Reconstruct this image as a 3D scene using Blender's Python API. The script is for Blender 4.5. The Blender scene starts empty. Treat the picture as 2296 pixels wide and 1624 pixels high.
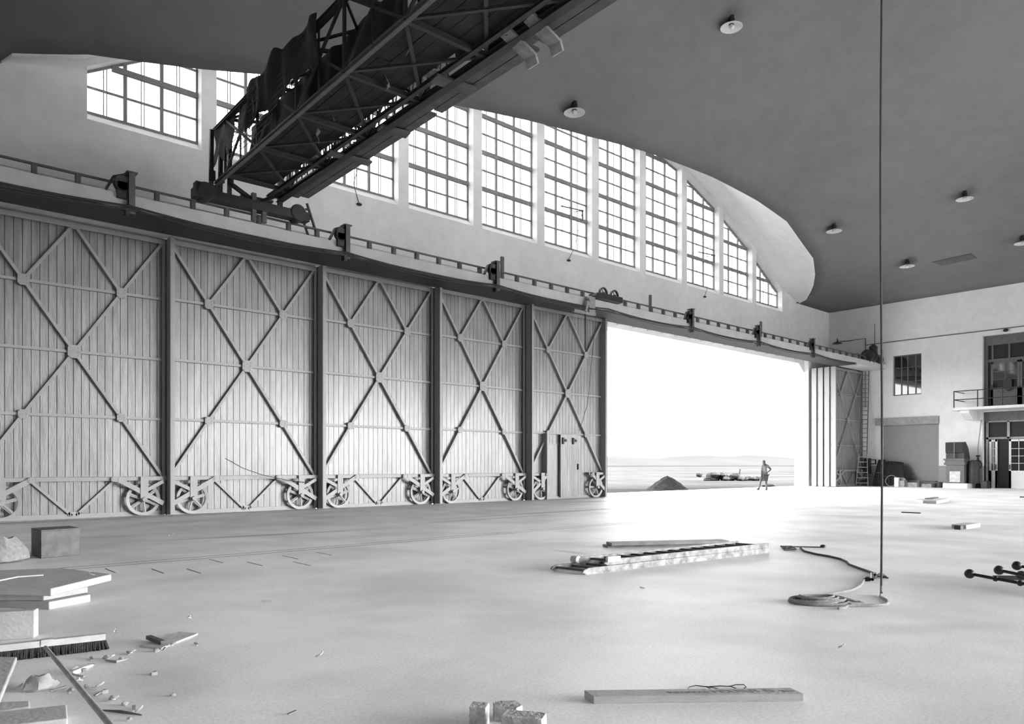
import bpy, bmesh, math, random
from mathutils import Vector, Matrix, noise
random.seed(7)
sc = bpy.context.scene
COL = sc.collection
PI = math.pi
# ------------------------------------------------------------------ camera model (view camera, level, vertical shift)
F = 1640.0; CX = 1148.0; HY = 1043.0; H = 1.45
_n1 = math.hypot(1842, 1640); _n2 = math.hypot(1460, 1640)
X1 = (1842/_n1, 1640/_n1); Y1 = (-1460/_n2, 1640/_n2)
def ray(x, y):
    u = (x-CX)/F; v = (HY-y)/F
    return Vector((u*X1[0]+X1[1], u*Y1[0]+Y1[1], v))
O0 = Vector((0, 0, H))
def onX(x, y, X): d = ray(x, y); return O0+d*(X/d.x)
def onY(x, y, Y): d = ray(x, y); return O0+d*(Y/d.y)
def onZ(x, y, Z=0.0): d = ray(x, y); return O0+d*((Z-H)/d.z)

# ------------------------------------------------------------------ materials
def mat(name, g, rough=0.6, var=0.0, scale=3.0, bump=0.0, bscale=None, metal=0.0, spec=0.5, g2=None, stretch=None, detail=6, var2=0.0, scale2=0.3):
    m = bpy.data.materials.new(name); m.use_nodes = True
    nt = m.node_tree; b = nt.nodes['Principled BSDF']
    b.inputs['Roughness'].default_value = rough; b.inputs['Metallic'].default_value = metal
    b.inputs['Specular IOR Level'].default_value = spec
    b.inputs['Base Color'].default_value = (g, g, g, 1)
    if var or bump or g2 is not None or var2:
        tc = nt.nodes.new('ShaderNodeTexCoord'); mp = nt.nodes.new('ShaderNodeMapping')
        if stretch: mp.inputs['Scale'].default_value = stretch
        nt.links.new(tc.outputs['Object'], mp.inputs['Vector'])
        nz = nt.nodes.new('ShaderNodeTexNoise'); nz.inputs['Scale'].default_value = scale; nz.inputs['Detail'].default_value = detail
        nt.links.new(mp.outputs['Vector'], nz.inputs['Vector'])
        cr = nt.nodes.new('ShaderNodeValToRGB')
        a = g*(1-var); c = g*(1+var) if g2 is None else g2
        cr.color_ramp.elements[0].position = 0.3; cr.color_ramp.elements[1].position = 0.7
        cr.color_ramp.elements[0].color = (a, a, a, 1); cr.color_ramp.elements[1].color = (c, c, c, 1)
        nt.links.new(nz.outputs['Fac'], cr.inputs['Fac'])
        out = cr.outputs['Color']
        if var2:
            n2 = nt.nodes.new('ShaderNodeTexNoise'); n2.inputs['Scale'].default_value = scale2; n2.inputs['Detail'].default_value = 4
            nt.links.new(mp.outputs['Vector'], n2.inputs['Vector'])
            mr = nt.nodes.new('ShaderNodeMapRange'); mr.inputs[1].default_value = 0.35; mr.inputs[2].default_value = 0.65
            mr.inputs[3].default_value = 1-var2; mr.inputs[4].default_value = 1+var2
            nt.links.new(n2.outputs['Fac'], mr.inputs[0])
            mx = nt.nodes.new('ShaderNodeMix'); mx.data_type = 'RGBA'; mx.blend_type = 'MULTIPLY'; mx.inputs[0].default_value = 1
            nt.links.new(out, mx.inputs[6]); nt.links.new(mr.outputs[0], mx.inputs[7]); out = mx.outputs[2]
        nt.links.new(out, b.inputs['Base Color'])
        if bump:
            nb = nt.nodes.new('ShaderNodeTexNoise'); nb.inputs['Scale'].default_value = bscale or scale*4; nb.inputs['Detail'].default_value = 5
            nt.links.new(mp.outputs['Vector'], nb.inputs['Vector'])
            bp = nt.nodes.new('ShaderNodeBump'); bp.inputs['Strength'].default_value = bump; bp.inputs['Distance'].default_value = 0.02
            nt.links.new(nb.outputs['Fac'], bp.inputs['Height']); nt.links.new(bp.outputs['Normal'], b.inputs['Normal'])
    return m
M = {}
M['wall'] = mat('plaster_wall', .72, .85, .05, 2.5, .25, 14, var2=.05, scale2=.25)
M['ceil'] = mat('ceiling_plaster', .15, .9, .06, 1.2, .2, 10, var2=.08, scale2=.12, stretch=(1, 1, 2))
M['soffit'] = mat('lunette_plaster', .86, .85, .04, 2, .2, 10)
M['paint'] = mat('door_paint', .225, .26, .22, 2.2, .25, 9, spec=.5, stretch=(5, 1, .5), var2=.12, scale2=.5)
M['steel'] = mat('painted_steel', .26, .4, .06, 5, .05, 20)
M['shadow_gap'] = mat('dark_backing', .06, .8)
M['iron'] = mat('dark_iron', .022, .5, .3, 6, .1, 30, metal=.2)
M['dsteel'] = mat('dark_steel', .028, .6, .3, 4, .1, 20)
M['conc'] = mat('concrete', .46, .85, .1, 3, .35, 20, var2=.1, scale2=.6)
M['beam'] = mat('beam_concrete', .5, .8, .08, 2.5, .3, 16, var2=.06, scale2=.5)
M['rail'] = mat('rail_steel', .09, .5, .2, 6)
M['wood'] = mat('old_wood', .28, .75, .3, 5, .3, 25, stretch=(1, 1, 1))
M['lwood'] = mat('pale_wood', .5, .75, .2, 6, .25, 25)
M['dwood'] = mat('dark_wood', .09, .8, .3, 5, .3, 20)
M['plank'] = mat('scaffold_wood', .085, .8, .3, 3, .3, 20)
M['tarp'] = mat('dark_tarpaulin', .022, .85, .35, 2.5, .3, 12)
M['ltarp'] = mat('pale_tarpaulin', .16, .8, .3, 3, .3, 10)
M['frame'] = mat('window_frame', .2, .6, .1, 5)
M['thin'] = mat('window_bar', .22, .6)
M['rope'] = mat('rope_fibre', .10, .9, .3, 60, .6, 160)
M['lrope'] = mat('pale_rope', .34, .9, .3, 60, .6, 160)
M['enamel'] = mat('lamp_enamel', .55, .35)
M['shut'] = mat('shutter_paint', .20, .6, .04, 2, .05, 10)
M['lintel'] = mat('lintel_timber', .26, .75, .2, 4, .2, 15)
M['hatch'] = mat('hatch_paint', .085, .7, .1, 3)
M['grey'] = mat('grey_paint', .10, .6, .15, 4)
M['white'] = mat('white_paint', .62, .55, .06, 4)
M['black'] = mat('dark_interior', .02, .8)
M['earth'] = mat('dark_earth', .016, .95, .4, 6, 1.0, 14, spec=.1)
M['rub'] = mat('rubble_stone', .03, .9, .5, 5, .6, 12, spec=.1)
M['brick'] = mat('chipped_brick', .48, .95, .3, 14, .5, 60, spec=.1)
M['slab'] = mat('cast_slab', .40, .85, .12, 6, .3, 30)
M['metalbox'] = mat('worn_sheet_metal', .075, .55, .4, 7, .15, 20)
M['paper'] = mat('crumpled_paper', .25, .8, .25, 20, .4, 60)
M['bristle'] = mat('bristle', .03, .9, .4, 40, .6, 120)
M['skin'] = mat('skin_tone', .05, .6, .1, 20)
M['shirt'] = mat('light_shirt', .13, .85, .15, 12, .3, 40)
M['short'] = mat('grey_trousers', .04, .85, .2, 12, .3, 40)
M['shoe'] = mat('dark_shoe', .03, .5)
M['hair'] = mat('dark_hair', .04, .8)
M['sock'] = mat('pale_sock', .10, .9)
M['sacking'] = mat('dark_canvas', .014, .9, .3, 6, .3, 14)

def glass_mat(name, tint, refl):
    m = bpy.data.materials.new(name); m.use_nodes = True; nt = m.node_tree; nt.nodes.clear()
    o = nt.nodes.new('ShaderNodeOutputMaterial'); t = nt.nodes.new('ShaderNodeBsdfTransparent'); g = nt.nodes.new('ShaderNodeBsdfGlossy')
    t.inputs[0].default_value = (tint, tint, tint, 1); g.inputs['Roughness'].default_value = .03
    fr = nt.nodes.new('ShaderNodeValue'); fr.outputs[0].default_value = .05
    mx = nt.nodes.new('ShaderNodeMixShader')
    nt.links.new(fr.outputs[0], mx.inputs[0]); nt.links.new(t.outputs[0], mx.inputs[1]); nt.links.new(g.outputs[0], mx.inputs[2]); nt.links.new(mx.outputs[0], o.inputs[0])
    return m
M['glass'] = glass_mat('window_glass', .80, 1.3)
M['dglass'] = mat('dark_glass', .015, .04, spec=.9)

# wall with painted dado
def wall_dado():
    m = mat('plaster_wall_dado', .66, .85, .05, 2.5, .25, 14, var2=.05, scale2=.25)
    nt = m.node_tree; b = nt.nodes['Principled BSDF']; src = b.inputs['Base Color'].links[0].from_socket
    geo = nt.nodes.new('ShaderNodeNewGeometry'); sp = nt.nodes.new('ShaderNodeSeparateXYZ'); nt.links.new(geo.outputs['Position'], sp.inputs[0])
    lt = nt.nodes.new('ShaderNodeMath'); lt.operation = 'LESS_THAN'; lt.inputs[1].default_value = 1.4; nt.links.new(sp.outputs['Z'], lt.inputs[0])
    mx = nt.nodes.new('ShaderNodeMix'); mx.data_type = 'RGBA'; mx.inputs[7].default_value = (.27, .27, .27, 1)
    nt.links.new(lt.outputs[0], mx.inputs[0]); nt.links.new(src, mx.inputs[6]); nt.links.new(mx.outputs[2], b.inputs['Base Color'])
    return m
M['dado'] = wall_dado()

def floor_mat():
    m = mat('concrete_floor', .86, .55, .08, .9, .05, 30, var2=.12, scale2=.5, spec=.22)
    nt = m.node_tree; b = nt.nodes['Principled BSDF']; src = b.inputs['Base Color'].links[0].from_socket
    geo = nt.nodes.new('ShaderNodeNewGeometry')
    # fine aggregate speckle
    n3 = nt.nodes.new('ShaderNodeTexNoise'); n3.inputs['Scale'].default_value = 45; n3.inputs['Detail'].default_value = 3
    nt.links.new(geo.outputs['Position'], n3.inputs['Vector'])
    mr = nt.nodes.new('ShaderNodeMapRange'); mr.inputs[1].default_value = .35; mr.inputs[2].default_value = .65; mr.inputs[3].default_value = .93; mr.inputs[4].default_value = 1.07
    nt.links.new(n3.outputs['Fac'], mr.inputs[0])
    mx = nt.nodes.new('ShaderNodeMix'); mx.data_type = 'RGBA'; mx.blend_type = 'MULTIPLY'; mx.inputs[0].default_value = 1
    nt.links.new(src, mx.inputs[6]); nt.links.new(mr.outputs[0], mx.inputs[7]); out = mx.outputs[2]
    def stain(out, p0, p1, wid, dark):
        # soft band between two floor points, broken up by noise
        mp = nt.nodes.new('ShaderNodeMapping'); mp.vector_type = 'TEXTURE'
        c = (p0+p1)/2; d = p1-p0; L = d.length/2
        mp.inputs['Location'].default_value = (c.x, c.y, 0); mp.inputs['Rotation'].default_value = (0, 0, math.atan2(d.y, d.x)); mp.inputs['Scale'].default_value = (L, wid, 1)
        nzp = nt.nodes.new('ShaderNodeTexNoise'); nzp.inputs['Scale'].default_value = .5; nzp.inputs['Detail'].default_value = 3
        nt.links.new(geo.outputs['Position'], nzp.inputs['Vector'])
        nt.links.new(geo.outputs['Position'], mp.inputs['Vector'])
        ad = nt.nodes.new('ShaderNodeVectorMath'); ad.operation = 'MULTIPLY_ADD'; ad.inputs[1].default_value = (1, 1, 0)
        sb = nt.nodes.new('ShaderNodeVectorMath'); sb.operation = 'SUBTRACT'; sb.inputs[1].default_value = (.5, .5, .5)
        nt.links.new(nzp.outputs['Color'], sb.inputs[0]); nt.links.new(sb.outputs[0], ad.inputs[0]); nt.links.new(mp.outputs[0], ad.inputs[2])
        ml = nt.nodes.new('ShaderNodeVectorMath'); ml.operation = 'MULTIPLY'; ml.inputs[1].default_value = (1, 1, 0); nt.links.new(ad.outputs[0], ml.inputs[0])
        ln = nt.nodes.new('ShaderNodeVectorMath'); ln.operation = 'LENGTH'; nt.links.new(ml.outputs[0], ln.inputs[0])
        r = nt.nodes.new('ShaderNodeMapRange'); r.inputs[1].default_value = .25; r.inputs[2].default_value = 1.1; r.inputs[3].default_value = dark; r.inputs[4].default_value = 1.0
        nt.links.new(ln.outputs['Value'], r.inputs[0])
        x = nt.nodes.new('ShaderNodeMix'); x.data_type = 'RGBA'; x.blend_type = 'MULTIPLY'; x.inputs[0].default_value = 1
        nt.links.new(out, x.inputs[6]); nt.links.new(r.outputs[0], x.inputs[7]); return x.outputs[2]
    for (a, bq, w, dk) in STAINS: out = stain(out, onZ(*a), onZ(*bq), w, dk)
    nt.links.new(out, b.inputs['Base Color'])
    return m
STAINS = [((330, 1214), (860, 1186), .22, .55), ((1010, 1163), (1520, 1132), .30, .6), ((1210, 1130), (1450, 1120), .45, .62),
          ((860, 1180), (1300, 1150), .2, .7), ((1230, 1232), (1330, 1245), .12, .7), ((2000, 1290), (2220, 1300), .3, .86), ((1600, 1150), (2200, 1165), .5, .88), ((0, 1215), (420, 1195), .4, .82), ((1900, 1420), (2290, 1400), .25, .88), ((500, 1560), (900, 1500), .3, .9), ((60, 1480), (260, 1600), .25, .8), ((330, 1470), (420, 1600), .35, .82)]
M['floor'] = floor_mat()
M['apron'] = mat('apron_ground', .05, .95, .2, .25, .3, 3, var2=.22, scale2=.05, spec=0)
M['hill'] = mat('distant_land', .048, .95, .08, .004, spec=0)
M['hill2'] = mat('distant_plain', .028, .95, .15, .02, spec=0)

# ------------------------------------------------------------------ mesh builder
class MB:
    def __init__(s): s.v = []; s.f = []; s.sm = []
    def add(s, vs, fs, smooth=False):
        o = len(s.v); s.v += [Vector(v) for v in vs]; s.f += [tuple(i+o for i in f) for f in fs]; s.sm += [smooth]*len(fs)
    def box(s, x0, x1, y0, y1, z0, z1):
        s.add([(x0,y0,z0),(x1,y0,z0),(x1,y1,z0),(x0,y1,z0),(x0,y0,z1),(x1,y0,z1),(x1,y1,z1),(x0,y1,z1)],
              [(0,3,2,1),(4,5,6,7),(0,1,5,4),(1,2,6,5),(2,3,7,6),(3,0,4,7)])
    def prism(s, poly, vec):
        n = len(poly); vec = Vector(vec); vs = [Vector(p) for p in poly]; vs += [p+vec for p in vs]
        s.add(vs, [tuple(range(n))[::-1], tuple(range(n, 2*n))]+[(i, (i+1) % n, n+(i+1) % n, n+i) for i in range(n)])
    def bar(s, a, b, w, h, up=(0, 0, 1)):
        a = Vector(a); b = Vector(b); d = (b-a).normalized(); up = Vector(up)
        if abs(d.dot(up)) > .99: up = Vector((0, 1, 0))
        r = d.cross(up).normalized()*(w/2); u = r.cross(d).normalized()*(h/2)
        s.add([a-r-u, a+r-u, a+r+u, a-r+u, b-r-u, b+r-u, b+r+u, b-r+u], [(0,1,2,3),(7,6,5,4),(0,4,5,1),(1,5,6,2),(2,6,7,3),(3,7,4,0)])
    def tube(s, pts, r, n=8, closed=False):
        pts = [Vector(p) for p in pts]; m = len(pts); o = len(s.v)
        prev = None
        for i, p in enumerate(pts):
            if closed: d = pts[(i+1) % m]-pts[i-1]
            else: d = pts[min(i+1, m-1)]-pts[max(i-1, 0)]
            d = d.normalized() if d.length > 1e-9 else Vector((0, 0, 1))
            if prev is None:
                up = Vector((0, 0, 1)) if abs(d.z) < .9 else Vector((1, 0, 0)); a = d.cross(up).normalized()
            else:
                a = prev-d*prev.dot(d); a = a.normalized() if a.length > 1e-6 else d.orthogonal().normalized()
            prev = a; b = d.cross(a)
            rr = r[i] if isinstance(r, (list, tuple)) else r
            for k in range(n): t = 2*PI*k/n; s.v.append(p+(a*math.cos(t)+b*math.sin(t))*rr)
        for i in range(m if closed else m-1):
            j = (i+1) % m
            for k in range(n):
                k2 = (k+1) % n; s.f.append((o+i*n+k, o+i*n+k2, o+j*n+k2, o+j*n+k)); s.sm.append(True)
        if not closed:
            s.f.append(tuple(o+k for k in range(n))[::-1]); s.f.append(tuple(o+(m-1)*n+k for k in range(n))); s.sm += [False, False]
    def lathe(s, prof, c=(0, 0, 0), axis='z', n=24):
        o = len(s.v); c = Vector(c)
        for (r, h) in prof:
            for k in range(n):
                t = 2*PI*k/n; a, b = r*math.cos(t), r*math.sin(t)
                s.v.append(c+Vector((a, b, h) if axis == 'z' else (a, h, b) if axis == 'y' else (h, a, b)))
        for i in range(len(prof)-1):
            for k in range(n):
                k2 = (k+1) % n; s.f.append((o+i*n+k, o+i*n+k2, o+(i+1)*n+k2, o+(i+1)*n+k)); s.sm.append(True)
    def sphere(s, c, r, n=16, sq=(1, 1, 1)):
        m = n//2; o = len(s.v); c = Vector(c)
        for i in range(m+1):
            ph = PI*i/m
            for k in range(n):
                t = 2*PI*k/n; s.v.append(c+Vector((r*sq[0]*math.sin(ph)*math.cos(t), r*sq[1]*math.sin(ph)*math.sin(t), r*sq[2]*math.cos(ph))))
        for i in range(m):
            for k in range(n):
                k2 = (k+1) % n; s.f.append((o+i*n+k, o+i*n+k2, o+(i+1)*n+k2, o+(i+1)*n+k)); s.sm.append(True)
    def grid(s, P, smooth=True):
        o = len(s.v); a = len(P); b = len(P[0])
        for row in P: s.v += [Vector(p) for p in row]
        for i in range(a-1):
            for j in range(b-1): s.f.append((o+i*b+j, o+i*b+j+1, o+(i+1)*b+j+1, o+(i+1)*b+j)); s.sm.append(smooth)
    def rock(s, c, r, sq=(1, 1, .7), seed=0, n=10, amt=.3):
        o = len(s.v); s.sphere(c, r, n, sq); c = Vector(c)
        for i in range(o, len(s.v)):
            d = s.v[i]-c; k = 1+amt*noise.noise(d*(1.6/r)+Vector((seed*7.1, seed, 3))); s.v[i] = c+d*k
            s.v[i].z = max(s.v[i].z, 0.0)
    def build(s, name, m, parent=None, bevel=0, rec=True, **tags):
        me = bpy.data.meshes.new(name)
        off = Vector(parent['_o']) if (parent is not None and '_o' in parent) else Vector((0, 0, 0))
        me.from_pydata([tuple(v-off) for v in s.v], [], s.f); me.validate()
        if rec:
            bm = bmesh.new(); bm.from_mesh(me); bmesh.ops.remove_doubles(bm, verts=bm.verts, dist=1e-5); bmesh.ops.recalc_face_normals(bm, faces=bm.faces)
            sm = None
            bm.to_mesh(me); bm.free()
        for p in me.polygons: p.use_smooth = any(s.sm)
        me.update()
        o = bpy.data.objects.new(name, me); COL.objects.link(o)
        if isinstance(m, str): m = M[m]
        me.materials.append(m)
        if parent is not None: o.parent = parent
        if any(s.sm) and not all(s.sm) or (any(s.sm)):
            try:
                import math as _m
                md = o.modifiers.new('w', 'EDGE_SPLIT'); md.split_angle = _m.radians(40)
            except Exception: pass
        if bevel:
            md = o.modifiers.new('b', 'BEVEL'); md.width = bevel; md.segments = 2; md.limit_method = 'ANGLE'
        for k, v in tags.items(): o[k] = v
        return o
def thing(name, label, cat, loc=(0, 0, 0), rz=0, group=None, world=False):
    o = bpy.data.objects.new(name, None); COL.objects.link(o); o.empty_display_size = .2
    o.location = loc; o.rotation_euler = (0, 0, rz)
    o['label'] = label; o['category'] = cat
    if group: o['group'] = group
    if world: o['_o'] = tuple(loc)
    return o
def tag(o, label, cat, group=None, kind=None):
    o['label'] = label; o['category'] = cat
    if group: o['group'] = group
    if kind: o['kind'] = kind
    return o
def struct(o): o['kind'] = 'structure'; return o
def sroot(name):
    o = bpy.data.objects.new(name, None); COL.objects.link(o); o['kind'] = 'structure'; return o
def copy_tree(o, parent=None):
    c = o.copy(); COL.objects.link(c)
    if parent is not None: c.parent = parent
    for ch in list(o.children): copy_tree(ch, c)
    return c
def one(name, mb, m, label, cat, group=None, bevel=0):
    """single-mesh thing with its origin at the base centre"""
    xs = [v.x for v in mb.v]; ys = [v.y for v in mb.v]; zs = [v.z for v in mb.v]
    c = Vector(((min(xs)+max(xs))/2, (min(ys)+max(ys))/2, min(zs)))
    mb.v = [v-c for v in mb.v]
    o = mb.build(name, m, None, bevel); o.location = c
    return tag(o, label, cat, group)

# ------------------------------------------------------------------ building geometry
XL, XR, XC, HW = -2.2, 53.0, 25.4, 27.6
YW, YC, YL = 24.6, -2.9, 27.5
YB = 2*YC-YW
def S(X, Y): return 12.6+12.0*max(0, 1-((X-XC)/HW)**2)*max(0, 1-((Y-YC)/YL)**2)
CC = [(2.9,24.5),(3.1,24.1),(4.8,23.4),(7.5,22.9),(9.4,22.5),(13,22.0),(16.9,21.6),(20.2,21.3),(23.1,21.1),(26.5,20.8),(31.6,20.5),(35.7,20.4),(38.9,20.45),(41.6,20.9),(43.7,21.25),(45.5,22.0),(46.7,22.7),(47.5,23.3),(47.9,23.75),(48.1,24.4)]
def lerp_tab(T, x):
    if x <= T[0][0]: return T[0][1]
    for (a, b), (c, d) in zip(T, T[1:]):
        if x <= c: return b+(d-b)*(x-a)/(c-a)
    return T[-1][1]
AT = [(0,19.9),(2.5,19.8),(5,19.5),(7,19.15),(9,18.7),(11,18.1),(12.7,17.45),(14.5,16.75),(16.3,15.9),(17.5,15.25),(18.6,14.6),(19.6,13.98),(20.4,13.5),(21.2,13.2),(22.2,12.9),(22.65,12.7),(22.8,12.6),(30,12.6)]
def zA(X): return lerp_tab(AT, abs(X-XC))
def FY(X): return lerp_tab(CC, X) if 2.9 <= X <= 48.1 else YW
# ceiling
xs = sorted(set([XL+i*(XR-XL)/92 for i in range(93)]+[c[0] for c in CC]+[2.899, 48.101]))
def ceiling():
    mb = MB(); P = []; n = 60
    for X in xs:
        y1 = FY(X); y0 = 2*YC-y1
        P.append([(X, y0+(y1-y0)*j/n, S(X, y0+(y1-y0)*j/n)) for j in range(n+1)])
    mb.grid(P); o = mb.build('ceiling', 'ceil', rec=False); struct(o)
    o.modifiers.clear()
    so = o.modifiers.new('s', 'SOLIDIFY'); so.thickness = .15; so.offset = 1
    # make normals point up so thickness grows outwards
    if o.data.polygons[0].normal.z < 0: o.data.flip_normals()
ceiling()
def lunette(name):
    mb = MB(); xl = [2.9+i*(48.1-2.9)/90 for i in range(91)]
    xl = sorted(set(xl+[c[0] for c in CC]))
    R1 = [[(X, YW+.1, zA(X)) for X in xl], [(X, max(YW-1.0, FY(X)+.02), zA(X)-.02) for X in xl]]
    R2 = [[(X, max(YW-1.0, FY(X)+.02), zA(X)-.02) for X in xl]]
    for t in (.25, .5, .75, 1): R2.append([(X, (1-t)*max(YW-1.0, FY(X)+.02)+t*FY(X), (1-t)*(zA(X)-.02)+t*S(X, FY(X))-.12*math.sin(PI*t)) for X in xl])
    mb.grid(R1); mb.grid(R2)
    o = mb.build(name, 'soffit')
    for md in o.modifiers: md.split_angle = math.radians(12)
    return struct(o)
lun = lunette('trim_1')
def mirror(o, name=None):
    c = copy_tree(o); c.scale = (o.scale[0], -1, o.scale[2]); c.location = (o.location[0], 2*YC-o.location[1], o.location[2])
    if name: c.name = name
    return c
mirror(lun, 'trim_2')
# window wall
PITCH = 3.787; NW = 11
def wx(k): return 16.38+PITCH*(k-3)
WW = 3.30
def ztop(X): return zA(X)-.22
def window_wall():
    mb = MB()
    mb.prism([(XL, YW, 8.9), (XL, YW, 11.73), (XL, YW+.36, 12.04), (XL, YW+.55, 12.04), (XL, YW+.55, 8.9)], (XR-XL, 0, 0))
    def up(x0, x1, zb, n=1):
        for i in range(n):
            a = x0+(x1-x0)*i/n; b = x0+(x1-x0)*(i+1)/n
            mb.prism([(a, YW, zb), (b, YW, zb), (b, YW, max(zA(b), 12.6)+.35), (a, YW, max(zA(a), 12.6)+.35)], (0, .55, 0))
    up(XL, wx(0), 11.73, 10); up(wx(NW-1)+WW, XR, 11.73, 10)
    for k in range(NW-1): up(wx(k)+WW, wx(k+1), 11.73)
    for k in range(NW):
        a = wx(k); b = a+WW
        mb.prism([(a, YW, ztop(a)), (b, YW, ztop(b)), (b, YW, zA(b)+.4), (a, YW, zA(a)+.4)], (0, .55, 0))
    o = mb.build('wall_front_upper', 'wall', rec=False); return struct(o)
ww = window_wall(); ww.name = 'wall_front'
mirror(ww, 'wall_back')
WIN = []
def window(k):
    a = wx(k)+.0; b = a+WW; y = YW+.36
    za, zb = ztop(a), ztop(b)
    r = sroot('window_%d' % (k+1))
    f = MB(); zt = lambda X: za+(zb-za)*(X-a)/(b-a)
    f.box(a, a+.06, y, y+.07, 12.04, za); f.box(b-.06, b, y, y+.07, 12.04, zb); f.box(a, b, y-.02, y+.07, 12.04, 12.12)
    f.prism([(a, y, za-.08), (b, y, zb-.08), (b, y, zb), (a, y, za)], (0, .07, 0))
    def hbar(z, h, d0, d1, mb):
        # clip a horizontal bar by the slanted top
        xa, xb = a, b
        if z+h > max(za, zb)-.02: return
        if z+h > zt(a): xa = a+(z+h-za)/(zb-za)*(b-a) if zb != za else a
        if z+h > zt(b): xb = a+(z+h-za)/(zb-za)*(b-a) if zb != za else b
        if xb-xa > .1: mb.box(xa, xb, y+d0, y+d1, z-h, z+h)
    for i in (1, 2):
        X = a+.05+(WW-.1)*i/3; f.box(X-.055, X+.055, y-.01, y+.08, 12.1, zt(X)-.03)
    for j in range(1, 6):
        hbar(12.04+1.61*j, .085, -.03, .08, f)
    th = MB()
    for j in range(0, 6): hbar(12.04+1.61*j+.82, .034, .0, .05, th)
    for i in range(3):
        X = a+.05+(WW-.1)*(i+.5)/3
        for dx in (-.045, .045): th.box(X+dx-.014, X+dx+.014, y+.1, y+.13, 12.1, zt(X)-.03)
    f.build('window_frame', 'frame', r); th.build('glazing_bars', 'thin', r)
    g = MB(); g.prism([(a, y+.05, 12.06), (b, y+.05, 12.06), (b, y+.05, zb-.02), (a, y+.05, za-.02)], (0, .008, 0))
    g.build('glass_pane', 'glass', r)
    WIN.append((a, b, za, zb)); return r
for k in range(NW):
    r = window(k); m2 = mirror(r); m2.name = 'window_%d' % (k+1+NW)
# casement openers
def opener(k, fx, z, label):
    a = wx(k); y = YW+.33; x = a+WW*fx
    t = thing('window_opener', label, 'window opener', (x, y-.1, z), 0, 'window openers on the tall windows', world=True)
    mb = MB(); mb.bar((x-1.2, y-.05, z+.15), (x, y-.35, z+.12), .05, .05); mb.bar((x-.5, y-.2, z-.02), (x, y-.35, z+.12), .035, .035); mb.build('lever_arm', 'grey', t)
    mb = MB(); mb.sphere((x, y-.35, z+.1), .07, 10); mb.bar((x, y-.35, z+.08), (x, y-.36, z-.35), .07, .05); mb.build('weight', 'grey', t)
    mb = MB(); mb.tube([(x, y-.35, z+.1), (x-.5, y-.3, 12.1), (x-1.0 if fx > .6 else x-.3, YW-.03, 11.35)], .014, 6); mb.build('pull_rod', 'grey', t)
    mb = MB(); mb.sphere((x-1.0 if fx > .6 else x-.3, YW-.05, 11.33), .09, 10, (1.3, 1, .6)); mb.build('catch', 'dsteel', t)
opener(5, .78, 13.85, 'slim iron opener rod and lever on the tall window below the nearer ceiling lamp')
opener(8, .82, 13.85, 'slim iron opener rod and lever on the first slanted-top window, right of the centre')
opener(2, .55, 13.7, 'slim iron opener rod on the window half hidden by the gantry planks')

# lower structure: slabs, lintel, walls
def s_box(name, m, *b):
    mb = MB(); mb.box(*b); return struct(mb.build(name, m))
mb = MB(); mb.box(XL, XR, 20.6, 22.0, 8.05, 8.4); sb = struct(mb.build('trim_3', 'beam'))
mb = MB(); mb.box(XL, 48.3, 20.66, 22.0, 7.99, 8.05); struct(mb.build('trim_15', 'dsteel'))  # dark plate added to deepen the shade under the ledge
mb = MB(); mb.box(XL, XR, 22.0, YW+.5, 8.64, 8.9); mb.box(XL, XR, 22.0-.05, 22.1, 8.4, 8.9); mb.box(XL, 25.25, 22.0, 23.15, 8.06, 8.12); mb.box(XL, 25.25, 23.05, 23.2, 8.06, 8.64)
sof = struct(mb.build('trim_4', 'beam'))
for i in range(18):
    x = 26.2+i*1.22
    mb = MB(); mb.bar((x, 22.1, 8.6), (x+.0, 24.15, 8.6), .07, .09); mb.build('soffit_rib', 'beam', sof)
mb = MB()
mb.box(2.0, 48.4, 24.17, 24.9, 8.38, 8.9); mb.box(XL, 2.0, 24.17, 24.9, 0, 8.9); mb.box(48.4, XR, 23.87, 24.9, 0, 8.64)
mb.prism([(48.4, 24.17, 7.75), (48.4, 24.17, 8.38), (47.6, 24.17, 8.38)], (0, .73, 0))
lw = struct(mb.build('wall_front_lower', 'wall')); lw.name = 'wall_front_lower'
mb = MB(); mb.box(XL, 1.75, 22.3, 22.7, 0, 8.05); struct(mb.build('trim_5', 'paint'))
# back wall below windows, with its own open gateway (behind the camera)
mb = MB()
mb.box(XL, 20, YB-.5, YB, 0, 8.9); mb.box(20, 50.5, YB-.5, YB, 8.4, 8.9); mb.box(50.5, XR, YB-.5, YB, 0, 8.9)
struct(mb.build('wall_back_lower', 'wall'))
mb = MB(); mb.box(XL, XR, YB-.0, YB+1.4, 8.05, 8.4); struct(mb.build('trim_6', 'beam'))
mb = MB(); mb.box(XL-.4, XL, YB, YW, 0, 12.75); struct(mb.build('wall_left', mat('bounce_damping_plaster', .3, .9, .15, 1.5)))  # unseen wall, darkened to cut light bounced onto the left side
# right wall with openings (grid of cells)
def wall_x(x0, x1, ys, zs, holes, mb):
    for i in range(len(ys)-1):
        for j in range(len(zs)-1):
            yc = (ys[i]+ys[i+1])/2; zc = (zs[j]+zs[j+1])/2
            if any(h[0] < yc < h[1] and h[2] < zc < h[3] for h in holes): continue
            mb.box(x0, x1, ys[i], ys[i+1], zs[j], zs[j+1])
mb = MB()
holes = [(18.34, 20.15, 6.2, 8.94), (17.28, 20.85, -1, 4.2), (9.9, 14.77, 5.12, 9.6), (9.9, 14.77, -1, 4.8), (-29, -15, -1, 8.4)]
wall_x(XR, XR+.6, [YB, -29, -15, 9.9, 14.77, 17.28, 18.34, 20.15, 20.85, 24.9], [0, 4.2, 4.8, 5.12, 6.2, 8.4, 8.94, 9.6, 12.8], holes, mb)
struct(mb.build('wall_right', 'dado', rec=False))
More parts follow.
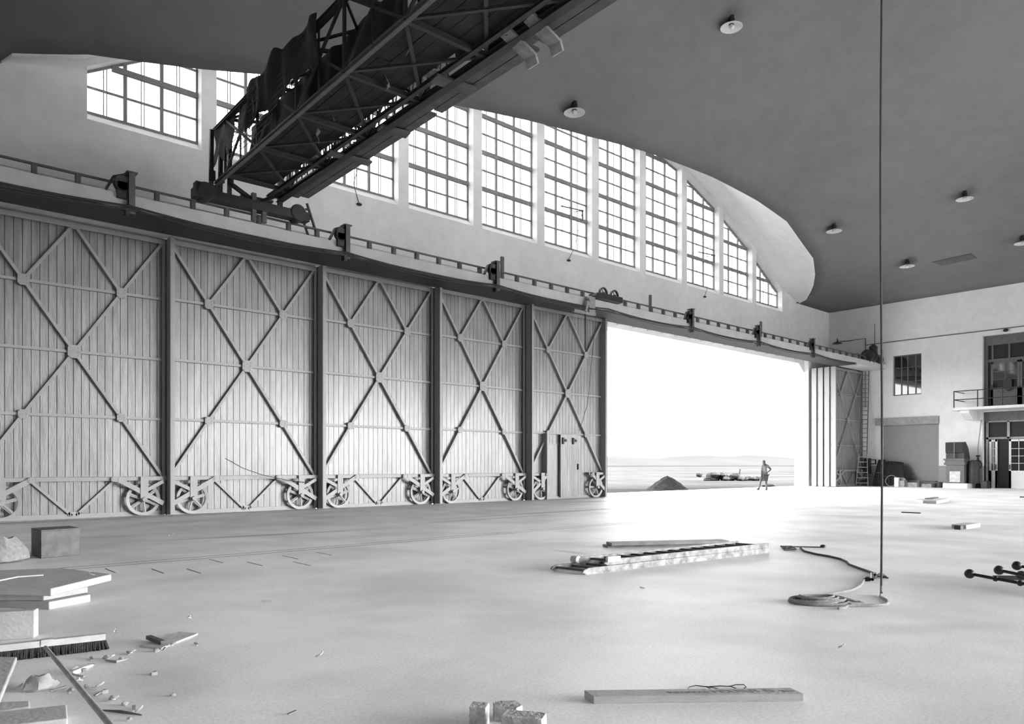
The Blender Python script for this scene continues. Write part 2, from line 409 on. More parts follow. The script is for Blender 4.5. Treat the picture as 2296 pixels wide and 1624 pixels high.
# floor + ground
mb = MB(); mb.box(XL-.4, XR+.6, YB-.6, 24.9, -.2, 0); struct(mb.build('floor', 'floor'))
mb = MB(); mb.box(-400, 900, -900, YB-.6, -.25, -.03); mb.box(-400, 900, 24.9, 420, -.25, -.02); mb.box(XR+6, 900, YB-.6, 24.9, -.25, -.03); mb.box(-400, XL-.4, YB-.6, 24.9, -.25, -.03)
tag(mb.build('airfield_ground', 'apron'), 'pale flat open ground outside the hangar gate', 'ground', kind='stuff')
def hills():
    mb = MB(); P = []
    for i in range(80):
        a = -200+i*32
        hh = 7+9*noise.noise(Vector((a*.004, 0, 1)))+4*noise.noise(Vector((a*.013, 2, 1)))+max(0, (a-700)*.012)
        P.append([(a, 1000, -1), (a, 1100, hh*.6), (a, 1250, hh+6), (a, 1500, -2)])
    mb.grid(P); return mb
struct(hills().build('trim_7', 'hill')).name = 'distant_hills'
bpy.data.objects['distant_hills']['label'] = 'low pale hills on the far horizon beyond the gate'; bpy.data.objects['distant_hills']['category'] = 'hills'; bpy.data.objects['distant_hills']['kind'] = 'stuff'
mb = MB(); mb.box(-400, 2400, 420, 1400, -.6, -.3); tag(mb.build('distant_plain', 'hill2'), 'grey plain stretching away to the horizon', 'ground', kind='stuff')
# floor rails and joints
mb = MB(); mb.box(2, 50, 21.86, 21.98, 0, .012); mb.box(XL, 52.9, 21.55, 21.62, 0, .006); mb.box(26, 48.4, 22.3, 22.36, 0, .01); mb.box(26, 48.4, 22.7, 22.76, 0, .01); mb.box(26, 48.4, 23.1, 23.16, 0, .01)
struct(mb.build('trim_8', 'rail'))
yj = onZ(300, 1266).y; yk = onZ(300, 1282).y
mb = MB(); mb.box(XL, 24, yj, yj+.012, 0, .003); mb.box(XL, 24, yj+.25, yj+.258, 0, .003)
for (x, y) in ((240, 1277), (345, 1278), (425, 1278), (475, 1256), (560, 1262), (665, 1262), (640, 1248), (715, 1240)):
    p = onZ(x, y); mb.box(p.x-.006, p.x+.006, p.y-.45, p.y+.1, 0, .003)
struct(mb.build('trim_9', 'dsteel'))

# ------------------------------------------------------------------ hangar door leaves
LW = 4.65; LH = 8.02; FD = .33
ZG = [1.06, 2.78, 4.52, 6.28]
def gusset(mb, x, z, w, h, y):
    w *= .8; h *= .85; c = min(w, h)*.22
    mb.prism([(x-w/2+c, y, z-h/2), (x+w/2-c, y, z-h/2), (x+w/2, y, z-h/2+c), (x+w/2, y, z+h/2-c), (x+w/2-c, y, z+h/2), (x-w/2+c, y, z+h/2), (x-w/2, y, z+h/2-c), (x-w/2, y, z-h/2+c)], (0, .02, 0))
    for dx in (-.3, .3):
        for dz in (-.32, 0, .32): mb.lathe([(.018, -.012), (.018, 0)], (x+dx*w, y, z+dz*h), 'y', 6); mb.lathe([(0, -.014), (.018, -.012)], (x+dx*w, y, z+dz*h), 'y', 6)
def wheel(root, cx, cz, y, rot):
    w = thing('w', '', ''); 
    bpy.data.objects.remove(w)
    R = .445
    mb = MB()
    mb.lathe([(R-.075, -.03), (R, -.04), (R+.012, -.04), (R, -.02), (R, .05), (R-.075, .05), (R-.075, -.03)], (cx, y, cz), 'y', 40)
    mb.lathe([(0, -.07), (.05, -.07), (.09, -.06), (.09, .06), (0, .06)], (cx, y, cz), 'y', 20)
    rim = mb
    for k in range(6):
        t = rot+k*PI/3; d = Vector((math.cos(t), 0, math.sin(t))); n = Vector((-math.sin(t), 0, math.cos(t)))
        a = Vector((cx, y, cz))+d*.06; b = Vector((cx, y, cz))+d*(R-.06)
        mb.bar(a, b, .02, .085, up=n); mb.bar(a, b, .07, .02, up=n)
    return mb.build('wheel', 'steel', root)
def leaf(rot=.25, wicket=False):
    r = thing('hangar_door_leaf', '', 'hangar door')
    yb = FD
    pl = MB(); n = 24; w = LW/n
    for i in range(n):
        x0 = i*w+.007; x1 = (i+1)*w-.007
        if wicket and .92 < (x0+x1)/2 < 1.83 and True: pl.box(x0, x1, yb, yb+.03, 2.35, LH)
        else: pl.box(x0, x1, yb+random.uniform(-.002, .002), yb+.03, .03, LH)
    pl.build('boarding', 'paint', r)
    bk = MB(); bk.box(-.02, LW+.05, yb+.03, yb+.042, .0, LH); bk.build('backing', 'shadow_gap', r)
    for x in (0, LW-.0):
        m_ = MB(); s = 1 if x == 0 else -1
        x0, x1 = (0, .13) if x == 0 else (LW-.09, LW)
        d0 = 0 if (x == 0 or wicket) else .18
        m_.box(x0, x1, d0, d0+.02, 0.02, LH)            # front flange
        m_.box(x0 if x == 0 else x1-.02, x0+.02 if x == 0 else x1, d0, yb, 0.02, LH)
        for z in [.4+.62*i for i in range(13)]: m_.box(x0 if x == 0 else x1-.06, x0+.06 if x == 0 else x1, d0+.03, yb, z, z+.012)
        m_.build('stile', 'steel', r)
    t = MB(); t.box(0, LW, yb-.16, yb-.14, LH-.16, LH); t.box(0, LW, yb-.16, yb, LH-.03, LH); t.build('top_rail', 'steel', r); t = MB(); t.box(0, LW, yb-.05, yb, 0.0, .12); t.build('bottom_rail', 'steel', r)
    yg = yb-.10
    for z in ZG:
        g = MB()
        segs = [(0, LW)] if not (wicket and z < 2) else [(0, .95), (3.55, LW)]
        for (a, b) in segs:
            if a > 0: g.build('girt', 'steel', r); g = MB()
            if z < 2: g.box(a, b, yg-.14, yg-.12, z-.05, z+.06); g.box(a, b, yg-.14, yb, z+.05, z+.065)
            else: g.box(a, b, yg+.02, yb, z-.035, z+.04)
        g.build('girt', 'steel', r)
    yd = yb-.10
    C = (LW/2, 4.52)
    def brace(p, q, w=.10):
        m_ = MB(); m_.bar((p[0], yd-.02, p[1]), (q[0], yd-.02, q[1]), .05, w, up=(0, 0, 1)) if False else None
        d = Vector((q[0]-p[0], 0, q[1]-p[1])).normalized(); nrm = Vector((-d.z, 0, d.x))
        a = Vector((p[0], yd-.02, p[1])); b = Vector((q[0], yd-.02, q[1]))
        m_.bar(a+Vector((0, .055, 0)), b+Vector((0, .055, 0)), .125, w*.8, up=nrm)
        m_.build('brace', 'steel', r)
    brace((.08, 7.9), (LW/4, 6.28)); brace((LW/4, 6.28), C); brace(C, (LW*.75, 2.78)); brace((LW*.75, 2.78), (LW-.08, 1.12))
    brace((LW-.08, 7.9), (LW*.75, 6.28)); brace((LW*.75, 6.28), C); brace(C, (LW/4, 2.78)); brace((LW/4, 2.78), (.08, 1.12))
    brace((LW/4, 6.28), (LW/2-.06, 7.88)); brace((LW*.75, 6.28), (LW/2+.06, 7.88))
    for (x, z, w, h) in ((LW/4, 6.28, .32, .34), (LW*.75, 6.28, .32, .34), (LW/2, 4.52, .40, .42), (LW/4, 2.78, .30, .28), (LW*.75, 2.78, .30, .28), (LW/2, 7.9, .34, .16)):
        g = MB(); gusset(g, x, z, w, h, yd-.045); g.build('gusset_plate', 'steel', r)
    # bottom truss
    if not wicket:
        m_ = MB(); yy = yb-.06
        for (p, q) in (((LW*.29, 1.0), (LW/2-.05, .08)), ((LW*.71, 1.0), (LW/2+.05, .08))):
            d = Vector((q[0]-p[0], 0, q[1]-p[1])).normalized(); nrm = Vector((-d.z, 0, d.x))
            m_.bar((p[0], yy, p[1]), (q[0], yy, q[1]), .06, .07, up=nrm)
        gusset(m_, LW/2, .12, .34, .14, yy-.03); m_.build('lower_strut', 'steel', r)
    for side in (0, 1):
        X = lambda x: x if side == 0 else LW-x
        wc = .66 if side == 0 else .62
        yw = yb-.18
        wheel(r, X(wc), .47, yw, rot+side*.4)
        m_ = MB(); yf = .0
        m_.box(min(X(wc-.1), X(wc+.1)), max(X(wc-.1), X(wc+.1)), yf, yf+.02, .5, 1.12)
        def fb(p, q, w):
            d = Vector((X(q[0])-X(p[0]), 0, q[1]-p[1])).normalized(); nrm = Vector((-d.z, 0, d.x)); m_.bar((X(p[0]), yf+.03, p[1]), (X(q[0]), yf+.03, q[1]), .016, w, up=nrm)
        fb((.1, .98), (wc-.05, .72), .1); fb((LW*.29 if not wicket else 1.0, 1.08), (.1, .34), .13)
        gusset(m_, X(LW*.29 if not wicket else .9), 1.05, .3 if not wicket else .16, .16, yf+.01)
        m_.lathe([(0, -.05), (.06, -.05), (.07, 0), (.07, .1)], (X(wc), yf, .47), 'y', 14)
        m_.build('wheel_bracket', 'steel', r)
    if wicket:
        m_ = MB(); m_.box(.90, .98, .02, yb, .02, 2.78); m_.build('door_post', 'steel', r)
        # recessed passage panel and the sliding wicket beside it
        m_ = MB(); m_.box(.98, 1.86, yb+.0, yb+.02, .1, 2.33); m_.box(.98, 1.86, yb-.04, yb, 2.31, 2.36); m_.build('passage_panel', 'paint', r)
        wk = MB()
        for i in range(7): wk.box(1.88+i*.13+.003, 1.88+(i+1)*.13-.003, yb-.14, yb-.11, .1, 2.35)
        wk.box(1.86, 2.82, yb-.11, yb-.09, .1, 2.38)
        wk.box(1.86, 2.95, yb-.16, yb-.14, 2.25, 2.75) ; wk.box(1.86, 2.9, yb-.16, yb-.1, .08, .12)
        wko = wk.build('wicket_door', 'paint', r)
        for x in (2.1, 2.72):
            h = MB(); h.box(x-.16, x-.08, yb-.22, yb-.1, 2.34, 2.62); h.lathe([(0, -.03), (.06, -.03), (.06, 0)], (x+.05, yb-.17, 2.5), 'y', 12); h.build('hanger_roller', 'dsteel', wko)
        h = MB(); h.box(2.9, 2.94, yb-.2, yb-.12, 1.25, 1.5); h.build('handle', 'dsteel', wko)
        m_ = MB(); m_.box(LW-.13, LW-.05, -.02, yb, .02, LH); m_.build('lock_stile', 'steel', r)
    return r
XP = []
for (px, Y) in ((381.5, 22.25), (723.5, 22.05), (986, 21.85), (1191.9, 21.65)):
    XP.append(onY(px, 1100, Y).x)
YP = [22.45, 22.25, 22.05, 21.85, 21.65]
XP = [XP[0]-LW]+XP
names = ['panel nearest the left edge of the picture, its left wheel cut off by the frame', 'second from the left edge, brightest sheen, thin bent wire beside it', 'middle leaf of the closed row, behind the ladder foot of the gantry', 'leaf next to the one with the small wicket door']
L0 = leaf()
for i in range(4):
    o = L0 if i == 0 else copy_tree(L0)
    o.location = (XP[i], YP[i], 0); o.scale.x = (XP[i+1]-XP[i]-.012)/LW
    o['group'] = 'closed sliding leaves of the great hangar gate'
    o['label'] = 'tall cross-braced door leaf, '+['cut off by the left edge of the picture', 'second from the left, with the bent wire on it', 'third from the left, middle of the closed row', 'fourth from the left, beside the wicket leaf'][i]
L5 = leaf(.6, True); L5.location = (XP[4], YP[4], 0)
L5['label'] = 'tall cross-braced door leaf with a small wicket door, edging the open gateway'
# leaves folded away at the right
for i in range(4):
    o = copy_tree(L0); o.scale.x = 1; o.location = (48.35, 21.97+.44*i, 0); o['group'] = 'folded leaves at the right of the gateway'
    o['label'] = 'door leaf parked right of the gateway, '+['front one with its dark braced face', 'second from the front, edge only', 'third from the front, edge only', 'rearmost, next to the bright jamb'][i]
# thin wire on leaf 2
p0 = onY(505, 1028, 21.9); p1 = onY(590, 1066, 22.0); p2 = onY(692, 1083, 22.22)
one('bent_wire', (lambda mb: (mb.tube([p0, p0*.55+p1*.45+Vector((0, 0, -.06)), p1, p1*.5+p2*.5+Vector((0, 0, -.03)), p2], .011, 6), mb)[1])(MB()), 'dsteel', 'long thin dark bent wire sticking out above a wheel of the second door leaf', 'wire')

# ------------------------------------------------------------------ crane rail, chairs, brackets
SP = 6.17
def rail_z(): return 8.65
t = thing('crane_rail', 'long thin dark rail running along the top of the ledge above the doors', 'rail', (25, 20.85, 8.4), world=True)
mb = MB(); mb.box(XL, 50.1, 20.79, 20.87, 8.69, 8.735); mb.build('rail_bar', 'rail', t)
xx = 3.12
while xx < 51.5:
    if xx > 2:
        mb = MB(); mb.box(xx-.055, xx+.055, 20.76, 20.9, 8.4, 8.695); mb.build('rail_chair', 'grey' if xx > 9 else 'rail', t)
    xx += .922
def bracket(x):
    r = thing('cable_bracket', '', 'bracket', (x, 20.6, 8.0))
    mb = MB(); mb.box(-.07, .1, -.16, -.12, -.12, .95); mb.box(-.07, -.05, -.16, .1, -.12, .95); mb.box(-.1, .16, -.18, .12, .93, .96); mb.build('upright', 'grey', r)
    mb = MB(); mb.bar((-.05, -.05, .9), (-.38, -.05, .75), .1, .06); mb.bar((-.38, -.05, .76), (-.55, -.05, .4), .1, .06); mb.build('arm', 'iron', r)
    mb = MB(); mb.lathe([(0, -.06), (.16, -.06), (.2, -.08), (.2, .08), (.16, .06), (0, .06)], (-.18, -.06, .62), 'y', 18); mb.box(-.3, -.06, -.12, .02, .25, .66); mb.build('roller', 'iron', r)
    mb = MB(); mb.box(-.14, -.04, -.22, -.04, -.2, -.02); mb.build('cable_clamp', 'iron', r)
    return r
bks = [5.16+SP*i for i in (0, 1, 2, 4, 5, 6)]
b0 = None
lb = ['above the leftmost door leaf', 'just right of the small ladder under the gantry', 'above the middle door leaf, beside a short post', 'first one over the open gateway', 'second one over the open gateway', 'third over the gateway, nearest the right wall']
for i, x in enumerate(bks):
    if b0 is None: b0 = bracket(x); o = b0
    else: o = copy_tree(b0); o.location = (x, 20.6, 8.0)
    o['label'] = 'dark cable bracket on the ledge, '+lb[i]; o['group'] = 'cable brackets along the crane ledge'
# sagging cables
def cable(dz, sag, r, label, yo=-.17):
    mb = MB(); ends = [5.16+SP*i for i in range(-1, 8)]; pts = []
    for a, b in zip(ends, ends[1:]):
        for k in range(12):
            t_ = k/12; pts.append((a+(b-a)*t_, 20.6+yo, 7.98+dz-sag*4*t_*(1-t_)))
    pts = [p for p in pts if XL < p[0] < 52.6]
    mb.tube(pts, r, 6); return one('overhead_cable', mb, 'dsteel', label, 'cable', 'sagging cables along the ledge')
cable(.08, .12, .03, 'thick dark cable sagging between the brackets, topmost of the three on the ledge face')
cable(-.02, .07, .022, 'dark cable sagging between the brackets, middle of the three on the ledge face', -.2)
cable(.02, .20, .014, 'thin dark cable, lowest hanging of the three on the ledge face', -.23)
def steel_post(px, py, h, label):
    p = onY(px, py, 20.95); mb = MB(); mb.box(p.x-.06, p.x+.06, 20.93, 21.02, 8.4, 8.4+h); mb.box(p.x-.3, p.x, 20.95, 20.99, 8.72, 8.78); one('buffer_post', mb, 'grey', label, 'post', 'short posts on the crane ledge')
steel_post(1127, 620, .95, 'short upright steel post on the ledge beside the third bracket')
steel_post(1459, 690, .9, 'short upright steel post on the ledge left of the gateway brackets')
steel_post(1707, 745, .95, 'short upright steel post on the ledge behind the second gateway bracket')
# rope pulley carriage
t = thing('pulley_carriage', 'dark pulley carriage with two spoked sheaves sitting on the ledge above the wicket leaf', 'pulley', (23.9, 20.6, 8.4), world=True)
mb = MB(); mb.box(23.1, 24.5, 20.35, 20.7, 8.42, 8.66); mb.prism([(23.1, 20.35, 8.42), (22.8, 20.35, 8.5), (22.85, 20.35, 8.62), (23.1, 20.35, 8.66)], (0, .45, 0)); mb.build('carriage_body', 'iron', t)
for x in (23.4, 24.12):
    mb = MB(); mb.lathe([(.2, -.04), (.25, -.05), (.25, .05), (.2, .04), (.2, -.04)], (x, 20.5, 8.7), 'y', 24); mb.lathe([(0, -.05), (.05, -.05), (.05, .05), (0, .05)], (x, 20.5, 8.7), 'y', 10)
    for k in range(4): mb.bar((x, 20.5, 8.7), (x+.21*math.cos(k*PI/2+.4), 20.5, 8.7+.21*math.sin(k*PI/2+.4)), .02, .03)
    mb.build('sheave', 'iron', t)
mb = MB(); mb.box(22.42, 22.8, 20.4, 20.62, 7.75, 8.42); mb.lathe([(0, -.08), (.12, -.08), (.12, .08), (0, .08)], (22.45, 20.4, 8.3), 'y', 14); mb.bar((22.35, 20.42, 8.2), (22.2, 20.42, 7.75), .12, .12); mb.box(21.6, 22.9, 20.45, 20.6, 7.68, 7.78); mb.build('hanger_frame', 'steel', t)
p = onY(1318, 700, 20.5)
mb = MB(); mb.tube([(22.3, 20.5, 7.66), (22.3, 20.5, 6.2)], .03, 8); mb.build('drop_pipe', 'dsteel', t)
p = onY(1344, 720, 20.5)
mb = MB(); mb.tube([(22.85, 20.4, 7.7), (22.86, 20.9, 4), (22.9, 21.4, 2.9)], .012, 6); one('pull_cord', mb, 'rope', 'thin cord hanging down the face of the wicket leaf', 'cord')

# ------------------------------------------------------------------ overhead gantry
D = Vector((.02325, 1, 0)).normalized(); N = Vector((1, -.02325, 0)).normalized()
def B(x, s, z): return N*x+D*s+Vector((0, 0, z))
G = thing('overhead_gantry', 'long dark lattice steel travelling gantry draped with tarpaulins, spanning overhead to the upper left', 'gantry crane', tuple(B(7.8, 20.8, 8.7)), world=True)
xa, xb, z0, z1, z2 = 6.9, 8.72, 9.3, 10.8, 11.2
S0, S1 = -29.2, 20.9
def chord(name, x, z, w, h, m='dsteel'):
    mb = MB(); mb.bar(B(x, S0, z), B(x, S1, z), w, .02); mb.bar(B(x, S0, z), B(x, S1, z), .02, h); mb.bar(B(x, S0, z-h/2), B(x, S1, z-h/2), w, .015); mb.build(name, m, G)
chord('bottom_chord', xa, z0, .09, .16, 'grey'); chord('bottom_chord', xb, z0, .18, .22); chord('bottom_chord', xb-.33, z0, .1, .12)
chord('top_chord', xa, z1, .15, .13); chord('top_chord', xb, z2, .14, .13)
PN = [20.1-2.27*i for i in range(22)]
for i, s in enumerate(PN):
    s2 = s-2.27
    if s2 < S0: break
    mb = MB(); mb.bar(B(xa, s, z0), B(xa, s, z1), .06, .06); mb.bar(B(xa, s, z0), B(xa, s2, z1), .05, .06); mb.bar(B(xa, s2, z0), B(xa, s, z1), .05, .06); mb.bar(B(xa, s-1.13, z0), B(xa, s-1.13, z1), .035, .035); mb.build('side_lattice', 'dsteel', G)
    mb = MB(); mb.bar(B(xb, s, z0), B(xb, s, z2), .06, .06); mb.bar(B(xb, s, z0), B(xb, s2, z2), .05, .05); mb.bar(B(xb, s2, z0), B(xb, s, z2), .05, .05); mb.build('side_lattice', 'dsteel', G)
    mb = MB(); mb.bar(B(xa, s, z0), B(xb, s, z0), .1, .1); mb.bar(B(xa, s, z0), B(xb, s2, z0), .07, .05); mb.bar(B(xa, s2, z0+.02), B(xb, s, z0+.02), .07, .05); mb.build('bottom_lattice', 'dsteel', G)
    mb = MB(); mb.bar(B(xa, s, z1), B(xb, s, z2), .07, .07); mb.bar(B(xa, s, z1), B(xb, s2, z2), .05, .05); mb.bar(B(xa, s2, z1), B(xb, s, z2), .05, .05); mb.build('top_lattice', 'dsteel', G)
# deck
mb = MB()
for j in range(5):
    s = S1-.6
    while s > S0+1:
        L = random.uniform(3.2, 4.6); e = max(S0+.3, s-L)
        x = xa+.08+j*.27
        if not (j == 4 and random.random() < .25): mb.bar(B(x+.13, s, z0+.12+random.uniform(0, .02)), B(x+.13, e, z0+.12+random.uniform(0, .02)), .255, .035)
        s = e-.01
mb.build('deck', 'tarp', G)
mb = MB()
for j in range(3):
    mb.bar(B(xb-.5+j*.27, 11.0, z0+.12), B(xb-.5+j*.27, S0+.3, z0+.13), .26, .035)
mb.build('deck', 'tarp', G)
# light crossing boards seen in the gap
# end carriage on the rail
t = MB(); t.bar(B(6.25, 20.75, 8.86), B(9.55, 20.75, 8.86), .34, .26)
for x in (6.55, 9.2):
    t.lathe([(0, -.2), (.22, -.2), (.25, -.17), (.25, .17), (.22, .2), (0, .2)], B(x, 20.75, 8.92), 'y', 20)
t.box(B(6.3, 20.5, 0).x, B(6.9, 20.5, 0).x, 20.45, 20.7, 8.9, 9.15)
t.build('end_carriage', 'iron', G)
for x in (6.75, 7.0, 7.25):
    t = MB(); t.bar(B(x, 20.8, 8.95), B(x, 20.75, z1-.1), .1, .1); t.lathe([(0, 0), (.09, 0), (.09, .25), (0, .25)], B(x, 20.7, 9.3), 'z', 10); t.build('end_post', 'iron', G)
t = MB(); t.bar(B(xb, 20.8, 8.95), B(xb, 20.8, z2), .12, .12); t.bar(B(8.0, 20.8, 8.95), B(xb, 20.6, z0+.1), .1, .1); t.bar(B(8.1, 20.8, 8.95), B(7.3, 20.7, z0), .1, .1); t.build('end_post', 'iron', G)
for x in (7.9, 8.2):
    t = MB(); t.box(B(x, 20.3, 0).x-.06, B(x, 20.3, 0).x+.06, 20.42, 20.54, 8.42, 8.95 if x > 8 else 9.2); t.build('guide_post', 'grey', G)
# wires on the near side
for k in range(8):
    mb = MB(); z = z0+.25+k*.13; s_ = 19.9-.25*k*.4
    mb.tube([B(xa-.06, s_, z), B(xa-.06, s_-1.6, z-.02), B(xa-.06, s_-3.0-.1*k, z+.02)], .009, 5); mb.build('stay_wire', 'grey', G)
# rear support beam
# tarpaulins
def sheet(fn, nu, nv, seed, amt, name, m, label, group='tarpaulins draped over the gantry'):
    mb = MB(); P = []
    for i in range(nu+1):
        row = []
        for j in range(nv+1):
            p = fn(i/nu, j/nv); q = p*1.3+Vector((seed*9.3, 0, 0))
            d = Vector((noise.noise(q), noise.noise(q+Vector((5, 5, 5))), noise.noise(q+Vector((11, 3, 8)))))*amt
            d += N*(.03*math.sin((p.y*6+noise.noise(q*.7)*4)))
            row.append(p+d)
        P.append(row)
    mb.grid(P); o = one(name, mb, m, label, 'tarpaulin', group)
    for md in list(o.modifiers): o.modifiers.remove(md)
    so = o.modifiers.new('s', 'SOLIDIFY'); so.thickness = .012
    return o
def sh_side(x, sa, sb, zt, zb, rag=.2, seed=1):
    def fn(u, v):
        s = sa+(sb-sa)*u
        lo = zb+rag*(noise.noise(Vector((s*1.7, seed, 0)))+.6*noise.noise(Vector((s*5, seed, 2)))); hi = zt+rag*.7*noise.noise(Vector((s*1.3, seed, 7)))
        return B(x, s, hi+(lo-hi)*v)
    return fn
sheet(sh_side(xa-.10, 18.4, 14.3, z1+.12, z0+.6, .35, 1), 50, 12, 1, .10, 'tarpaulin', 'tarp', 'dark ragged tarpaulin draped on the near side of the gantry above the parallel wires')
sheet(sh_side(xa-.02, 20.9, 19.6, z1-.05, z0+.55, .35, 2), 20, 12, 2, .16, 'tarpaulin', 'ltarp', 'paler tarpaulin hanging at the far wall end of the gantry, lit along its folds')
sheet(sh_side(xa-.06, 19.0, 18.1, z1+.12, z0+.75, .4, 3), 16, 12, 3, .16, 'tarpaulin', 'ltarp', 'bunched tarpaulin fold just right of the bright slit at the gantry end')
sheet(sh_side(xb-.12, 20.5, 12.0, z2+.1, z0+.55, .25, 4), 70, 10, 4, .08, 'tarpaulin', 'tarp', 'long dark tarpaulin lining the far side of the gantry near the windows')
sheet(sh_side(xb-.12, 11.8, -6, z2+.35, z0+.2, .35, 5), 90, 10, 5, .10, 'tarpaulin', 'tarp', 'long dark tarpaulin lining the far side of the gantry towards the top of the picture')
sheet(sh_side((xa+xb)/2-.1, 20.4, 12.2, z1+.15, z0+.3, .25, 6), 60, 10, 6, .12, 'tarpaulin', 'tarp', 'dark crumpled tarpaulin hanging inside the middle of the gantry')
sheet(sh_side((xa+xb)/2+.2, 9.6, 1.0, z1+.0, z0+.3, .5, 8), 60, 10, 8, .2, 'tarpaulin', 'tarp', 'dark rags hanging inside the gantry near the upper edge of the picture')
# hanging rag scraps
for i, (px, py, z, w, h, lab) in enumerate([(747, 235, 9.7, .14, .35, 'small pale rag hanging from the gantry, near its middle'), (712, 290, 9.25, .22, .3, 'pale torn rag below the gantry chord, left of its middle'), (655, 180, 10.3, .12, .35, 'bright strip of cloth high on the gantry side'), (915, 70, 9.7, .2, .45, 'long grey rag hanging inside the upper gantry'), (870, 175, 9.4, .3, .25, 'grey cloth scrap under the gantry deck')]):
    d = ray(px, py); P0 = O0+d*((z-H)/d.z); mb = MB(); P = []
    for a in range(5): P.append([P0+Vector((.6*w*(b/3-.5)*(1-a*.18)+.04*math.sin(a*2+i), .5*w*(b/3-.5), -h*a/4)) for b in range(4)])
    mb.grid(P); o = one('hanging_rag', mb, 'ltarp', lab, 'rag', 'rags on the gantry')
    so = o.modifiers.new('s', 'SOLIDIFY'); so.thickness = .01
# walkway planks on the far (right) side
s = 20.35; i = 0
wp_lab = ['nearest the far wall, above the small ladder', 'second from the far wall', 'third from the far wall', 'fourth from the far wall, below the lamp side', 'fifth from the far wall', 'nearest the top of the picture']
while s > 0:
    L = 3.4; e = s-L
    mb = MB(); k = .02*(i % 2)
    mb.bar(B(8.96, s, z0-.02+k), B(8.96, e-.2, z0-.02+k), .24, .05); 
    mb.bar(B(9.2, s-.2, z0-.03+k), B(9.2, e, z0-.03+k), .22, .05)
    one('walkway_boards', mb, 'plank', 'rough walkway boards on the gantry, '+wp_lab[min(i, 5)], 'plank', 'walkway boards on the gantry'); s = e; i += 1
for i, (px, py, ln, w, lab) in enumerate([(595+15, 455, .9, .30, 'short board at the foot of the gantry, touching the top of the small ladder'), (830, 367, 1.1, .28, 'cross board jutting right from the gantry over the half hidden window'), (915, 303, .7, .3, 'cross board jutting just above the first full window'), (1060, 205, .9, .34, 'cross board jutting out left of the ceiling lamp')]):
    d = ray(px, py); s_ = None
    P0 = O0+d*((z0-.1-H)/d.z); s_ = P0.dot(D); x_ = P0.dot(N)
    mb = MB(); mb.bar(B(x_-ln, s_+.12, z0-.08), B(x_, s_, z0-.1), w, .05); one('cross_board', mb, 'plank', 'rough '+lab, 'plank', 'cross boards under the gantry')
for i, (px, py, lab) in enumerate([(1185, 105, 'left of two wide boards hanging off the gantry near the top of the picture'), (1240, 75, 'right of two wide boards hanging off the gantry near the top of the picture')]):
    P0 = onZ(px, py, z0-.1); s_ = P0.dot(D); x_ = P0.dot(N)
    mb = MB(); mb.bar(B(x_-.5, s_+.1, z0+.05), B(x_+.1, s_-.0, z0-.28), .3, .05); mb.bar(B(x_+.05, s_, z0-.25), B(x_+.12, s_-.0, z0-.42), .28, .05); one('hanging_board', mb, 'wood', lab, 'plank', 'wide boards hanging off the gantry')
for (px, py, lab) in ((985, 175, 'grey board bridging the bright gap under the gantry, near its top end'), (925-105+8, 285, 'grey board bridging the bright gap, lower of the three'), (1035-305, 385-20, 'grey board in the gap near the end carriage')):
    P0 = onZ(px, py, z0+.1); mb = MB(); s_ = P0.dot(D)
    mb.bar(B(xb-.75, s_+.2, z0+.15), B(xb-.02, s_-.1, z0+.15), .3, .04); one('gap_board', mb, 'wood', lab, 'plank', 'boards across the gantry gap')
# handrail / lattice of right-hand inner walkway seen against windows
mb = MB()
s_ = 20.3
while s_ > 12.3:
    mb.bar(B(xb-.02, s_, z0+.1), B(xb-.02, s_-.35, z2-.2), .025, .025); mb.bar(B(xb-.02, s_-.35, z0+.1), B(xb-.02, s_, z2-.2), .025, .025); s_ -= .35
mb.build('mesh_guard', 'dsteel', G)
# short ladder under the gantry end
def ladder_pts(name, a0, a1, b0, b1, n, rw, rr, m, label, cat='ladder', group=None, wide=None):
    t = thing(name, label, cat, tuple((a0+b0)/2), 0, group, world=True)
    up = (a1-a0).normalized(); side = (b0-a0).normalized(); nn = up.cross(side)
    for (p, q) in ((a0, a1), (b0, b1)):
        mb = MB(); mb.bar(p, q, rw, rw*.5, up=nn.cross(up)); mb.build('rail', m, t)
    for i in range(n):
        f = (i+.6)/(n+.2); p = a0.lerp(a1, f); q = b0.lerp(b1, f)
        mb = MB(); mb.tube([p, q], rr, 8); mb.build('rung', m, t)
    return t
pa = onY(695, 523, 21.1); pb = onY(716, 528, 21.1); pa.z = pb.z = 8.4
qa = onY(668, 460, 20.9); qb = onY(688, 456, 20.9)
ladder_pts('short_ladder', pa, qa, pb, qb, 4, .09, .035, 'iron', 'small dark ladder leaning from the ledge up to the gantry end')

